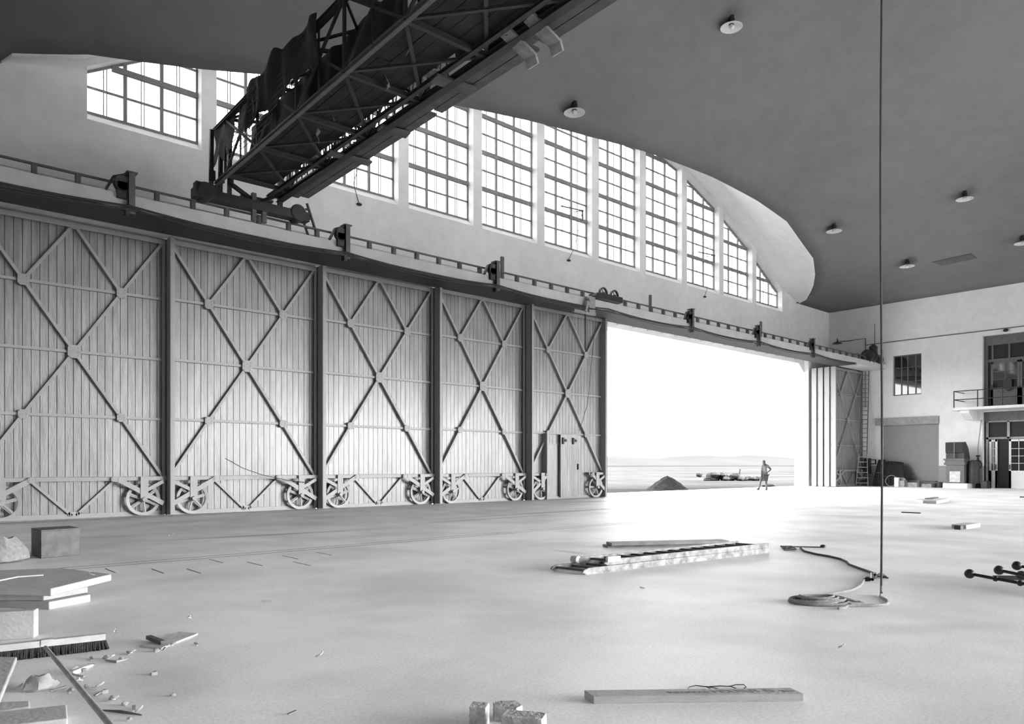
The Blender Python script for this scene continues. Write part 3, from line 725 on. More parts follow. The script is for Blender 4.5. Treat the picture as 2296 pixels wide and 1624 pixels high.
# ------------------------------------------------------------------ ceiling lamps, vent
def lamp():
    r = thing('ceiling_lamp', '', 'ceiling lamp')
    mb = MB(); mb.lathe([(0, 0), (.11, 0), (.11, -.12), (.13, -.14), (.13, -.32), (0, -.32)], (0, 0, 0), 'z', 16); mb.build('stem', 'iron', r)
    mb = MB(); mb.lathe([(.10, -.30), (.16, -.33), (.40, -.42), (.43, -.44), (.42, -.45), (.38, -.43), (.15, -.35), (.1, -.33)], (0, 0, 0), 'z', 32); mb.build('reflector', 'enamel', r)
    mb = MB(); mb.sphere((0, 0, -.42), .1, 14); mb.build('bulb', 'enamel', r)
    return r
l0 = None
for i, (px, py, lab) in enumerate([(1640, 38, 'above the middle of the picture, at the top edge'), (1288, 230, 'just above the tall windows'), (1870, 503, 'right of the bright curved soffit'), (2034, 583, 'lowest, beside the ceiling hatch'), (2163, 430, 'right of the hanging rope, above the hatch'), (2293, 530, 'cut by the right edge')]):
    d = ray(px, py); t_ = 5
    while True:
        P = O0+d*t_
        if P.z > S(P.x, P.y): break
        t_ += .01
    o = lamp() if l0 is None else copy_tree(l0)
    if l0 is None: l0 = o
    o.location = (P.x, P.y, P.z+.03); o['label'] = 'round dish ceiling lamp, '+lab; o['group'] = 'dish lamps on the ceiling'
pts = []
for (px, py) in ((2090, 587), (2178, 568), (2190, 578), (2112, 594)):
    d = ray(px, py); t_ = 5
    while True:
        P = O0+d*t_
        if P.z > S(P.x, P.y): break
        t_ += .01
    pts.append(P-Vector((0, 0, .01)))
mb = MB(); mb.prism(pts, (0, 0, -.04)); one('ceiling_hatch', mb, 'hatch', 'long narrow grey hatch panel set flat in the ceiling at the right', 'hatch')

# ------------------------------------------------------------------ right wall fittings
def framed_window_x(name, y0, y1, zb, zt, x, cols, rows, fr, gl, wide=.06, thin=.03):
    r = sroot(name); mb = MB()
    mb.box(x, x+.06, y0, y0+wide, zb, zt); mb.box(x, x+.06, y1-wide, y1, zb, zt); mb.box(x, x+.06, y0, y1, zb, zb+wide); mb.box(x, x+.06, y0, y1, zt-wide, zt)
    for c in cols: mb.box(x-.01, x+.06, y0+(y1-y0)*c-wide*.5, y0+(y1-y0)*c+wide*.5, zb, zt)
    for c in rows: mb.box(x-.01, x+.06, y0, y1, zb+(zt-zb)*c-thin, zb+(zt-zb)*c+thin)
    mb.build('window_frame', fr, r)
    g = MB(); g.box(x+.03, x+.04, y0, y1, zb, zt); g.build('glass_pane', gl, r); return r
framed_window_x('window_23', 18.34, 20.15, 6.2, 8.94, XR+.16, (.22, .5, .72), (.34, .69), 'grey', 'dglass', .07, .02)
# shutter
mb = MB(); mb.box(XR+.22, XR+.3, 17.28, 20.85, 0, 4.2); sh = struct(mb.build('door_1', 'shut'))
mb = MB(); mb.box(XR-.10, XR+.02, 17.28, 21.3, 4.18, 4.68); struct(mb.build('trim_10', 'lintel'))
# upper & lower doorways
def paneled(name, y0, y1, zb, zt, x, fr, split, glass='dglass', cols=2, rows=3, sill=.4):
    """two-leaf glazed door; returns root"""
    r = sroot(name)
    n = len(split)-1
    for i in range(n):
        a = y0+(y1-y0)*split[i]; b = y0+(y1-y0)*split[i+1]
        if b-a < .35: continue
        mb = MB(); w = .13; zs_ = zb+(zt-zb)*sill
        mb.box(x, x+.06, a+.01, a+w, zb, zt); mb.box(x, x+.06, b-w, b-.01, zb, zt); mb.box(x, x+.06, a, b, zt-w, zt); mb.box(x, x+.05, a+.01, b-.01, zb, zs_)
        mb.box(x-.015, x, a+w+.1, b-w-.1, zb+.2, zs_-.15)
        for c in range(1, cols): yy = a+w+(b-a-2*w)*c/cols; mb.box(x, x+.05, yy-.014, yy+.014, zs_, zt)
        for c in range(1, rows): zz = zs_+(zt-w-zs_)*c/rows; mb.box(x, x+.05, a+.05, b-.05, zz-.014, zz+.014)
        p = mb.build('door_leaf', fr, r)
        g = MB(); g.box(x+.02, x+.03, a+.05, b-.05, zs_, zt-.05); g.build('glass_pane', glass, p)
        h = MB(); h.box(x-.08, x-.05, a+.04 if i % 2 == 0 else b-.1, a+.1 if i % 2 == 0 else b-.04, zb+(zt-zb)*.38, zb+(zt-zb)*.38+.32); h.build('handle', 'iron', p)
    return r
x = XR+.3
mb = MB(); mb.box(x-.02, x+.1, 9.9, 14.77, 9.0, 9.6); mb.box(x, x+.06, 9.9, 14.77, 7.95, 8.12); mb.box(x-.01, x+.1, 14.55, 14.77, 5.12, 9.0)
for y in (14.3, 13.4, 12.5, 11.6): mb.box(x, x+.08, y-.05, y+.05, 8.1, 9.0)
fr_ = struct(mb.build('trim_11', 'grey'))
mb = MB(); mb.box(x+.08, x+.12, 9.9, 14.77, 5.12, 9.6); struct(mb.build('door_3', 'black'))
paneled('door_4', 11.3, 14.4, 5.12, 7.95, x, 'grey', (0, .5, 1), cols=2, rows=3, sill=.42)
mb = MB(); mb.box(x-.02, x+.1, 9.9, 14.77, 4.22, 4.8); struct(mb.build('trim_12', 'grey'))
mb = MB(); mb.box(x-.0, x+.08, 9.9, 14.7, 3.08, 3.2); mb.box(x, x+.08, 9.9, 14.7, 4.14, 4.22)
for y in (14.6, 13.45, 12.3, 11.2): mb.box(x, x+.08, y-.07, y+.07, 3.1 if y < 14 else 0, 4.2)
struct(mb.build('trim_13', 'lintel'))
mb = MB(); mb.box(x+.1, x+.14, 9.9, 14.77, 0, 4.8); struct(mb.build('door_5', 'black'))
paneled('door_6', 14.02, 14.48, 0.0, 3.05, x-.04, 'white', (0, 1), cols=2, rows=4, sill=.36)
paneled('door_7', 11.3, 13.42, 0.0, 3.05, x-.04, 'white', (0, .5, 1), cols=2, rows=4, sill=.36)
# balcony
t = sroot('trim_14'); mb = MB(); mb.box(51.0, XR, 9.0, 15.9, 4.86, 5.02); mb.build('balcony_slab', 'white', t)
for y in (15.4, 10.5):
    mb = MB(); mb.prism([(XR, y-.35, 4.86), (51.4, y-.35, 4.86), (51.4, y-.35, 4.7), (52.2, y-.35, 4.3), (XR, y-.35, 4.3)], (0, .5, 0)); mb.build('bracket', 'wall', t)
R_ = thing('balcony_railing', 'thin dark tubular railing along the balcony at the right edge', 'railing', (51.1, 12.5, 5.02), world=True)
for z in (6.05, 5.52):
    mb = MB(); mb.tube([(51.1, 9.2, z), (51.1, 15.8, z), (XR, 15.8, z)], .028, 8); mb.build('rail', 'iron', R_)
for y in (15.8, 14.5, 13.2, 11.9, 10.6, 9.3):
    mb = MB(); mb.tube([(51.1, y, 5.02), (51.1, y, 6.06)], .032, 8); mb.build('post', 'iron', R_)
# hanging lantern in front of the upper doors
t = thing('wall_lantern', 'dark hexagonal lantern box on the upper balcony doors', 'lantern', (XR+.1, 13.1, 5.9), world=True)
P = onX(2259, 862, XR+.12); mb = MB(); hx = [(P.x, P.y+a, P.z+b) for a, b in ((-.22, -.25), (0, -.42), (.22, -.25), (.22, .28), (0, .42), (-.22, .28))]
mb.prism(hx, (.1, 0, 0)); mb.build('lantern_body', 'iron', t)
P = onX(2255, 741, XR-.1); mb = MB(); mb.sphere(P, .12, 12, (1, 1.3, .8)); mb.bar(P, P+Vector((.12, 0, -.02)), .04, .04); one('wall_bell', mb, 'iron', 'small dark rounded bell on the wall above the balcony doors', 'bell')
# conduits
def conduit(pts, r, label):
    mb = MB(); mb.tube(pts, r, 6); one('wall_conduit', mb, 'grey', label, 'conduit', 'thin conduits on the right wall')
conduit([(XR-.03, 22.0, 9.92), (XR-.03, 8, 9.92)], .028, 'long level thin conduit crossing the right wall above the window and balcony')
pv = onX(1962, 760, XR); conduit([(XR-.03, pv.y, 9.95), (XR-.03, pv.y, 11.3)], .02, 'short faint vertical conduit rising from the level conduit')
pv = onX(1941, 760, XR); ph = onX(1890, 760, XR)
conduit([(XR-.04, pv.y, 5.5), (XR-.04, pv.y, 10.4), (XR-.1, ph.y-.3, 10.35), (XR-.6, ph.y-.05, 10.3)], .03, 'conduit climbing beside the tall ladder and bending over to the corner lamp')
pv = onX(1933, 900, XR); conduit([(XR-.04, pv.y+.2, 0.1), (XR-.04, pv.y+.2, 8.5)], .03, 'straight vertical pipe between the folded leaves and the tall ladder')
t = thing('corner_lamp', 'dark shallow dish lamp on a bent arm in the far right corner', 'wall lamp', (XR-.7, ph.y, 9.9), world=True)
c = Vector((XR-.75, ph.y, 10.3)); q = onX(1877, 770, c.x)
mb = MB(); mb.tube([c, (q.x, q.y, q.z+.35), (q.x, q.y, q.z+.1)], .035, 8); mb.build('arm', 'iron', t)
mb = MB(); mb.lathe([(0, .12), (.1, .1), (.32, 0), (.34, -.03), (.3, -.04), (0, -.0)], q, 'z', 24); mb.build('shade', 'iron', t)
# winch
t = thing('cable_winch', 'black winch with drum and motor at the right end of the ledge', 'winch', (51.6, 20.9, 8.4), world=True)
P = onX(1912, 788, 51.3)
mb = MB(); mb.box(50.4, 52.6, 20.65, 21.2, 8.4, 8.55); mb.build('base_frame', 'iron', t)
mb = MB(); mb.lathe([(0, -.35), (.42, -.35), (.45, -.3), (.38, -.25), (.38, .25), (.45, .3), (.42, .35), (0, .35)], (50.6, 20.75, 8.75), 'x', 22); mb.build('drum', 'iron', t)
mb = MB(); mb.lathe([(0, -.45), (.33, -.4), (.36, -.2), (.36, .3), (.3, .4), (0, .42)], (51.9, 20.8, 8.65), 'x', 20); mb.box(51.2, 51.6, 20.6, 21.0, 8.5, 9.5); mb.sphere((51.4, 20.8, 9.4), .25, 12); mb.build('motor', 'iron', t)
mb = MB(); mb.tube([(48.6, 20.75, 8.78), (49.6, 20.75, 8.72), (50.4, 20.75, 9.0)], .02, 6); mb.build('haul_rope', 'rope', t)
# tall ladder by the corner
base = Vector((51.35, 21.55, 0)); topc = Vector((52.75, 21.85, 8.25)); side = Vector((.75, -.665, 0)).normalized()
mid = base.lerp(topc, .27)
ladder_pts('extension_ladder', base-side*.42, mid-side*.28, base+side*.42, mid+side*.28, 6, .07, .03, 'wood', 'broad wooden foot section of the tall ladder leaning in the right corner')
ladder_pts('leaning_ladder', mid-side*.25+Vector((-.03, -.05, 0)), topc-side*.22, mid+side*.25+Vector((-.03, -.05, 0)), topc+side*.22, 19, .07, .022, 'grey', 'long thin grey ladder running up beside the folded leaves in the right corner')

# objects along the right wall foot
def rx(px, X=52.3): return onX(px, 1080, X).y
X0 = 52.2
# handcart wheel
def spoked(name, px, X, r, label, m='dsteel', spokes=8):
    y = rx(px, X); mb = MB(); mb.tube([(X, y+r*math.cos(2*PI*k/28), r+.02+r*math.sin(2*PI*k/28)*.97) for k in range(28)], .025, 6, True)
    for k in range(spokes): t_ = 2*PI*k/spokes; mb.bar((X, y, r+.02), (X, y+r*math.cos(t_), r+.02+r*.97*math.sin(t_)), .012, .012)
    if spokes: mb.sphere((X, y, r+.02), .05, 8)
    return one(name, mb, m, label, 'wheel')
BK = thing('bicycle', 'dark bicycle leaning by the folded leaves, left of the leaning canvas sheets', 'bicycle', (51.9, rx(1955), 0), world=True)
for px in (1950, 1982):
    X = 51.9; y = rx(px, X); r = .34; mb = MB(); mb.tube([(X, y+r*math.cos(2*PI*k/24), r+.02+r*math.sin(2*PI*k/24)) for k in range(24)], .02, 6, True)
    for k in range(10): t_ = 2*PI*k/10; mb.bar((X, y, r+.02), (X, y+r*math.cos(t_), r+.02+r*math.sin(t_)), .008, .008)
    mb.build('wheel', 'iron', BK)
ya, yb_ = rx(1950, 51.9), rx(1982, 51.9); ym = (ya+yb_)/2
mb = MB(); A = Vector((51.9, ya, .36)); Bq = Vector((51.9, yb_, .36)); Cq = Vector((51.9, ym, .3)); Sd = Vector((51.9, ym-.15, .9)); Hd = Vector((51.9, ya-.12, .95))
for p, q in ((A, Hd), (Hd, Sd), (Hd, Cq), (Cq, Sd), (Sd, Bq), (Cq, Bq)): mb.tube([p, q], .016, 6)
mb.build('frame', 'iron', BK)
mb = MB(); mb.tube([Hd+Vector((-.25, 0, .1)), Hd+Vector((0, 0, .12)), Hd+Vector((.25, 0, .1))], .014, 6); mb.tube([Hd, Hd+Vector((0, 0, .12))], .014, 6); mb.build('handlebar', 'iron', BK)
mb = MB(); mb.box(51.82, 51.98, Sd.y-.14, Sd.y+.12, .9, .96); mb.build('saddle', 'iron', BK)
y = rx(1943, 52.4); mb = MB(); mb.box(52.2, 52.6, y-.3, y+.05, .85, 1.85); P=[[(52.2+.02*math.sin(j), y+.05-.35*j/6, .95-.12*abs(math.sin(j*1.3))*i-.0) for j in range(7)] for i in range(2)]
mb.v = [Vector((v.x+.04*noise.noise(v*5), v.y+.05*noise.noise(v*4), v.z)) for v in mb.v]
# wall cabinet + small framed board
mb = MB(); y = rx(1944, 52.8); mb.box(52.72, 52.99, y-.22, y+.2, .82, 1.92); one('wall_cabinet', mb, 'iron', 'narrow black cabinet fixed low on the right wall beside the tall ladder', 'cabinet', bevel=.02)
t = thing('notice_frame', 'small dark framed pane beside the narrow black cabinet', 'frame', (52.9, rx(1957, 52.9), 1.45), world=True)
y = rx(1957, 52.9); mb = MB(); mb.box(52.9, 52.98, y-.2, y+.2, 1.5, 1.56); mb.box(52.9, 52.98, y-.2, y+.2, 1.78, 1.84); mb.box(52.9, 52.98, y-.2, y-.14, 1.5, 1.84); mb.box(52.9, 52.98, y+.14, y+.2, 1.5, 1.84); mb.build('frame', 'iron', t)
mb = MB(); mb.box(52.95, 52.97, y-.15, y+.15, 1.55, 1.8); mb.build('pane', 'white', t)
# leaning canvas-covered sheets
for i, (p0_, p1_, zt_, lab) in enumerate([(1966, 1982, 1.85, 'leftmost dark canvas panel leaning on the right wall, behind the bicycle'), (1980, 2000, 1.7, 'second dark canvas panel leaning against the shutter'), (1990, 2012, 1.72, 'third dark canvas panel, behind the iron hoop'), (2002, 2024, 1.68, 'rightmost dark canvas panel, its edge sloping down to the right')]):
    mb = MB(); ya = rx(p0_, 52.5); yb2 = rx(p1_, 52.5); P = []
    for a in range(9):
        f = a/8; row = []
        for b in range(7):
            g = b/6; yy = ya+(yb2-ya)*g; spread = (1+.35*(1-f)) if i != 3 else 1
            yo = -(1-f)*.5*g if i == 3 else (g-.5)*-.25*(1-f)
            row.append((52.0-.12*i*.4+.75*f+.05*noise.noise(Vector((yy*4, f*3, i))), yy+yo, zt_*f-.1*abs(g-.4)*f+.05*noise.noise(Vector((g*5, i, 0)))*f))
        P.append(row)
    mb.grid(P); mb.v = [Vector((min(v.x, 52.93), v.y, max(v.z, 0.005))) for v in mb.v]
    o = one('canvas_panel', mb, 'sacking', lab, 'canvas panel', 'dark canvas panels leaning on the wall'); so = o.modifiers.new('s', 'SOLIDIFY'); so.thickness = .03
y = rx(1997, 51.7); mb = MB(); r = .36; mb.tube([(51.7+.12*math.sin(2*PI*k/30)*.5+.1, y+r*math.cos(2*PI*k/30), r+.03+r*math.sin(2*PI*k/30)) for k in range(30)], .022, 6, True); one('iron_hoop', mb, 'lintel', 'thin pale hoop standing in front of the dark canvas panels', 'hoop')
y = rx(2011, 51.5); mb = MB(); mb.box(51.4, 51.6, y-.14, y+.14, 0, .62); one('white_block', mb, 'white', 'small white upright block beside the thin hoop', 'block', bevel=.015)
y = rx(2021, 51.7)
cr = thing('wooden_crate', 'low grey wooden crate with loose scraps on it, right of the small white block', 'crate', (51.8, y, 0), world=True)
mb = MB(); mb.box(51.5, 52.1, y-.25, y+.2, 0, .42); mb.box(51.47, 51.5, y-.25, y+.2, .02, .1); mb.box(51.47, 51.5, y-.25, y+.2, .3, .38); mb.build('box', 'wood', cr)
mb = MB(); mb.rock((51.8, y, .5), .16, (1, 1.3, .8), 3); mb.rock((51.75, y-.15, .47), .12, (1, 1, .8), 5); one('crumpled_sacking', mb, 'paper', 'crumpled pale scraps on top of the low grey crate', 'sacking')
for i, (a, b, z, h, X, m, lab) in enumerate([(2030, 2066, 0, .3, 51.9, 'wood', 'stack of dark baulks lying at the wall foot, left of the upright peg'), (2064, 2098, 0, .22, 51.9, 'wood', 'low timber baulk lying at the wall foot, right of the upright peg'), (2036, 2100, .34, .07, 52.3, 'dwood', 'thin dark board lying along the top of the timber baulks')]):
    mb = MB(); ya = rx(a, X); y2 = rx(b, X); mb.box(X-.15, X+.2, y2, ya, z, z+h); one('timber_baulk', mb, m, lab, 'timber', bevel=.01)
y = rx(2061, 51.75); mb = MB(); mb.box(51.6, 51.72, y-.07, y+.07, 0, .46); one('timber_peg', mb, 'dwood', 'short dark upright peg in front of the timber baulks', 'peg')
for (px, X, r, h, lab) in ((2094, 51.4, .15, .27, 'round black tin on the floor, left of the darker bucket'), (2107, 51.5, .17, .36, 'dark bucket on the floor beside the white plinth')):
    y = rx(px, X); mb = MB(); mb.lathe([(0, 0), (r*.85, 0), (r, h), (r-.02, h), (r*.8, .03), (0, .03)], (X, y, 0), 'z', 20); one('bucket', mb, 'dsteel', lab, 'bucket')
# air heater
ya, yb2 = rx(2121, 51.4), rx(2162, 51.4)
mb = MB(); mb.box(51.1, 52.9, rx(2171, 51.3), rx(2114, 51.1), 0, .3); one('machine_plinth', mb, 'white', 'low white concrete plinth under the tall air heater', 'plinth')
t = thing('air_heater', 'tall dark box-shaped air heater with flared hood, on a white plinth beside the glazed doors', 'air heater', (52, (ya+yb2)/2, .3), world=True)
mb = MB(); mb.box(51.4, 52.4, yb2, ya, .3, 1.45); mb.build('body', 'grey', t, bevel=.02)
mb = MB(); mb.box(51.35, 52.4, yb2-.04, ya+.1, 1.45, 1.6); mb.box(51.38, 52.4, yb2, ya+.05, 1.6, 1.75); mb.box(51.3, 52.4, yb2-.02, ya+.12, 1.75, 1.85); mb.build('collar', 'grey', t)
mb = MB(); mb.prism([(51.4, ya, 1.85), (51.4, ya, 2.2), (51.3, ya, 2.25), (51.3, ya, 2.88), (51.7, ya, 2.9), (52.2, ya, 2.5), (52.5, ya, 1.9), (52.5, ya, 1.85)], (0, yb2-ya, 0)); mb.build('hood', 'dsteel', t)
mb = MB(); mb.box(51.27, 51.3, yb2+.04, ya-.04, 2.3, 2.84); mb.build('hood_opening', 'black', t)
mb = MB(); mb.box(51.25, 51.3, (ya+yb2)/2-.03, (ya+yb2)/2+.03, 1.9, 2.86); mb.build('divider', 'grey', t)
mb = MB(); mb.lathe([(0, 0), (.30, 0), (.32, .05), (.32, 1.2), (.26, 1.38), (.14, 1.45), (0, 1.46)], (52.0, yb2-.35, .3), 'z', 24); mb.build('fan_drum', 'dsteel', t)
mb = MB(); mb.box(51.37, 51.395, (ya+yb2)/2-.3, (ya+yb2)/2+.3, .38, 1.05); mb.build('worn_plate', 'lwood', t)
y = rx(2193, 52.3); t = thing('hand_pump', 'dark upright hydrant pump with pipe, right of the air heater', 'pump', (52.3, y, 0), world=True)
mb = MB(); mb.lathe([(0, 0), (.16, 0), (.14, .2), (.1, .3), (.1, 1.2), (.2, 1.3), (.24, 1.5), (.16, 1.7), (.06, 1.8), (.06, 1.95), (.12, 1.98), (.12, 2.06), (0, 2.08)], (52.3, y, 0), 'z', 18); mb.build('body', 'iron', t)
mb = MB(); mb.tube([(52.3, y, 2.05), (52.3, y, 2.6), (XR-.05, y, 4.3)], .03, 8); mb.build('pipe', 'lintel', t)
mb = MB(); mb.box(51.9, 52.6, y-.6, y-.28, 0, .45); one('dark_case', mb, 'dsteel', 'low dark case on the floor between the pump and the glazed doors', 'case', bevel=.02)

# ------------------------------------------------------------------ things on the floor
def board(name, c0, c1, w, h, m, label, cat='board', group=None, z=0, tilt=0, bevel=.004):
    c0 = Vector(c0); c1 = Vector(c1); mb = MB(); mb.bar(c0+Vector((0, 0, z+h/2)), c1+Vector((0, 0, z+h/2+tilt)), w, h); return one(name, mb, m, label, cat, group, bevel)
# double ladder
a0, a1 = onZ(1305, 1290), onZ(1722, 1240); b0_, b1_ = onZ(1250, 1284), onZ(1668, 1225)
wv = (b0_-a0); dv = (a1-a0).normalized(); perp = Vector((-dv.y, dv.x, 0)); wid = wv.dot(perp); b0_ = a0+perp*.5-dv*.12; Lh = (a1-a0).length; b1_ = b0_+dv*Lh
LT = thing('wooden_ladder', 'long paint-spattered two-part wooden ladder lying flat in the middle of the floor', 'ladder', tuple((a0+b0_)/2), world=True)
def prail(p, q, z, h, w, name='rail'):
    mb = MB(); d = (q-p).normalized(); n_ = Vector((-d.y, d.x, 0))*w/2
    poly = [p+Vector((0, 0, z+h*.4)), p+d*.07+Vector((0, 0, z)), q+Vector((0, 0, z)), q+Vector((0, 0, z+h)), p+d*.12+Vector((0, 0, z+h)), p+d*.03+Vector((0, 0, z+h*.75))]
    mb.prism([v-n_ for v in poly], n_*2); mb.build(name, 'metalbox' if False else 'ladwood', LT)
M['ladwood'] = mat('spattered_wood', .17, .7, .3, 9, .3, 30, g2=.42)
prail(a0, a1, 0, .085, .03); prail(b0_, b1_, 0, .085, .03)
o2 = dv*.42
prail(a0+o2-perp*-.035, a1, .087, .075, .028); prail(b0_+o2-perp*.035, b1_, .087, .075, .028)
nr = 15
for i in range(nr):
    f = (i+.35)/nr; p = a0.lerp(a1, f); q = b0_.lerp(b1_, f)
    mb = MB(); mb.bar(p+Vector((0, 0, .05)), q+Vector((0, 0, .05)), .03, .03); mb.build('rung', 'dwood', LT)
    if i > 1: mb = MB(); mb.bar(p+dv*.06+Vector((0, 0, .125))+perp*.04, q+dv*.06+Vector((0, 0, .125))-perp*.04, .035, .03); mb.build('rung', 'dwood', LT)
mb = MB(); cpt = b0_+dv*.45+Vector((0, 0, .13)); mb.lathe([(0, -.05), (.05, -.05), (.055, 0), (.05, .06), (0, .06)], cpt, 'y', 16); mb.build('rope_roller', 'white', LT)
mb = MB(); mb.box(0, 0, 0, 0, 0, 0) if False else None; p = a0+dv*.55+Vector((0, 0, .17)); mb.bar(p-dv*.1, p+dv*.14, .045, .07); mb.build('end_fitting', 'white', LT)
# pair of boards beyond the ladder
c0 = onZ(1362, 1229); c1 = onZ(1626, 1222)
d_ = (c1-c0); n_ = Vector((-d_.y, d_.x, 0)).normalized()
board('long_plank', c0+n_*.12, c1+n_*.12, .26, .04, 'wood', 'lower of the two long boards lying behind the ladder', 'board', None, .0)
board('long_plank', c0+n_*.05+d_*.02, c1+n_*.0, .30, .045, 'wood', 'upper of the two long boards lying behind the ladder, ladder side', 'board', None, .045)
def poly_board(pts, h, name, m, label, cat, z=0, bevel=.006, group=None):
    mb = MB(); mb.prism([(p[0], p[1], z) for p in pts], (0, 0, h)); return one(name, mb, m, label, cat, group, bevel)
# hanging rope, floor rope and coil
rp = onZ(1976, 1338)
ceilz = S(rp.x, rp.y)
def R(px, py, z=.014): p = onZ(px, py); p.z = z; return p
t = thing('hanging_rope', 'dark rope hanging straight down to the floor across the right of the picture', 'rope', tuple(rp), world=True)
mb = MB(); pts = [(rp.x+.02*math.sin(k*.4), rp.y, .1+(9.2-.1)*k/24) for k in range(25)]; mb.tube(pts, .0125, 8); mb.build('hanging_part', 'rope', t)
mb = MB(); mb.tube([(rp.x, rp.y, .12), (rp.x, rp.y, .06), R(1976, 1336, .02), R(1974, 1341), R(1988, 1349), R(1991, 1355), R(1985, 1359), R(1960, 1361), R(1930, 1361), R(1900, 1362), R(1893, 1367), R(1880, 1368)], .014, 8); mb.build('trailing_part', 'lrope', t)
def coil():
    mb = MB(); c = onZ(1836, 1352)
    ax = Vector((X1[0], -X1[1], 0)).normalized(); ay = Vector((X1[1], X1[0], 0)).normalized()
    for k in range(9):
        rx_ = .31-.016*k+random.uniform(-.04, .04); ry = .19-.013*k+random.uniform(-.03, .03); off = ax*random.uniform(-.06, .06)+ay*random.uniform(-.05, .05)
        pts = []
        for j in range(22):
            t_ = 2*PI*j/22
            pts.append(c+off+ax*rx_*math.cos(t_)+ay*ry*math.sin(t_)+Vector((0, 0, .013+.006*k+.012*math.sin(t_*2+k)*min(1, k)*.5)))
        mb.tube(pts, .012, 6, True)
    for k in range(3):
        mb.tube([c+ax*.2+ay*(.1-.05*k)+Vector((0, 0, .05)), c+ax*.34+ay*(.04-.05*k)+Vector((0, 0, .03)), c+ax*(.42)-ay*(.03+.04*k)+Vector((0, 0, .014)), c+ax*.26-ay*(.1+.03*k)+Vector((0, 0, .014))], .012, 6)
    return one('rope_coil', mb, 'lrope', 'tangled coil of rope lying on the floor left of the hanging rope', 'rope')
coil()
mb = MB(); mb.tube([R(1850, 1338), R(1880, 1332), R(1910, 1326), R(1928, 1317), R(1935, 1308), R(1938, 1302, .02)], .014, 8); one('floor_rope', mb, 'lrope', 'pale length of rope running from the coil up to the dark hook', 'rope')
mb = MB(); mb.tube([R(1939, 1303, .02), R(1950, 1304, .02), R(1956, 1305, .03), R(1955, 1292, .03), R(1962, 1290, .02)], .02, 8); mb.sphere(R(1945, 1303, .03), .035, 10, (1.5, 1, .7)); one('iron_hook', mb, 'iron', 'dark iron hook joining the ropes beside the hanging rope', 'hook')
mb = MB(); mb.tube([R(1795, 1231), R(1803, 1238), R(1830, 1245), R(1860, 1250), R(1885, 1256), R(1898, 1262), R(1903, 1268), R(1930, 1278), R(1955, 1287), R(1966, 1294)], .017, 8); one('floor_rope', mb, 'rope', 'dark length of rope curving from the iron rod to the hook', 'rope')
mb = MB(); mb.tube([R(1960, 1299), R(1972, 1289)], .012, 6)
for k in range(5): mb.tube([R(1966+k*2, 1294+k*.6), R(1980+k*3, 1290+k*2.2)], .01, 5)
one('frayed_rope_end', mb, 'rope', 'frayed rope end on the floor just behind the hanging rope', 'rope')
mb = MB(); mb.tube([R(1756, 1229, .02), R(1790, 1229, .02), R(1842, 1230, .02)], .011, 6); mb.sphere(R(1845, 1229, .03), .05, 10, (1, 1, .6))
for k in range(4): mb.tube([R(1750+k*3, 1228+k*2.6, .02), R(1776+k*3, 1228+k*2, .02)], .013, 6)
mb.rock(R(1770, 1233, .02), .05, (1.6, 1, .5), 4); one('iron_rod_with_rope', mb, 'iron', 'dark iron rod with knotted rope ends, beyond the tip of the lying ladder', 'rod')
# lumber with writing
A0, A1 = onZ(1331, 1579), onZ(1802, 1573)
d_ = (A1-A0).normalized(); n_ = Vector((-d_.y, d_.x, 0))
t = thing('marked_plank', 'squared plank with stencilled writing on top, alone in the foreground', 'plank', tuple(A0), world=True)
mb = MB(); w_ = .125
P_ = [A0, A1, A1+n_*w_-d_*.03, A0+n_*w_-d_*.04]; mb.prism(P_, (0, 0, .046)); mb.build('timber', 'wood2', t, bevel=.003) if False else None
M['wood2'] = mat('grey_weathered_wood', .42, .8, .14, 6, .3, 30, stretch=(1, 1, 4))
mb.build('timber', 'wood2', t, bevel=.003)
cu = bpy.data.curves.new('writing', 'FONT'); cu.body = 'sununnoe MOUTUT  D  w~'; cu.size = .075; cu.extrude = .0006; cu.shear = -.5; cu.align_x = 'LEFT'; cu.space_character = .92
to = bpy.data.objects.new('writing', cu); COL.objects.link(to); to.parent = t; cu.materials.append(M['grey'])
_tmp = 0
to.location = (n_*.04+d_*.47+Vector((0, 0, .0466))); to.rotation_euler = (0, 0, math.atan2(d_.y, d_.x))
bpy.context.view_layer.update()
_me = bpy.data.meshes.new_from_object(to); wo = bpy.data.objects.new('writing', _me); COL.objects.link(wo); wo.parent = t; wo.location = to.location; wo.rotation_euler = to.rotation_euler; wo['label'] = 'dark stencilled letters'
bpy.data.objects.remove(to); wo.name = 'writing'; _me.materials.clear(); _me.materials.append(M['grey'])
wp_ = [(1508, 1554), (1530, 1551), (1541, 1551), (1545, 1544), (1560, 1541), (1585, 1544), (1615, 1542), (1635, 1543), (1650, 1539), (1668, 1539), (1673, 1545), (1660, 1551), (1648, 1547), (1635, 1542)]
mb = MB(); mb.tube([R(a, b, .01) for a, b in wp_], .0035, 5); mb.tube([R(1581, 1543, .01), R(1600, 1551, .01), R(1620, 1551, .01), R(1600, 1546, .01), R(1583, 1543, .01)], .003, 5); one('tangled_wire', mb, 'iron', 'thin tangled loop of wire behind the plank with writing', 'wire')
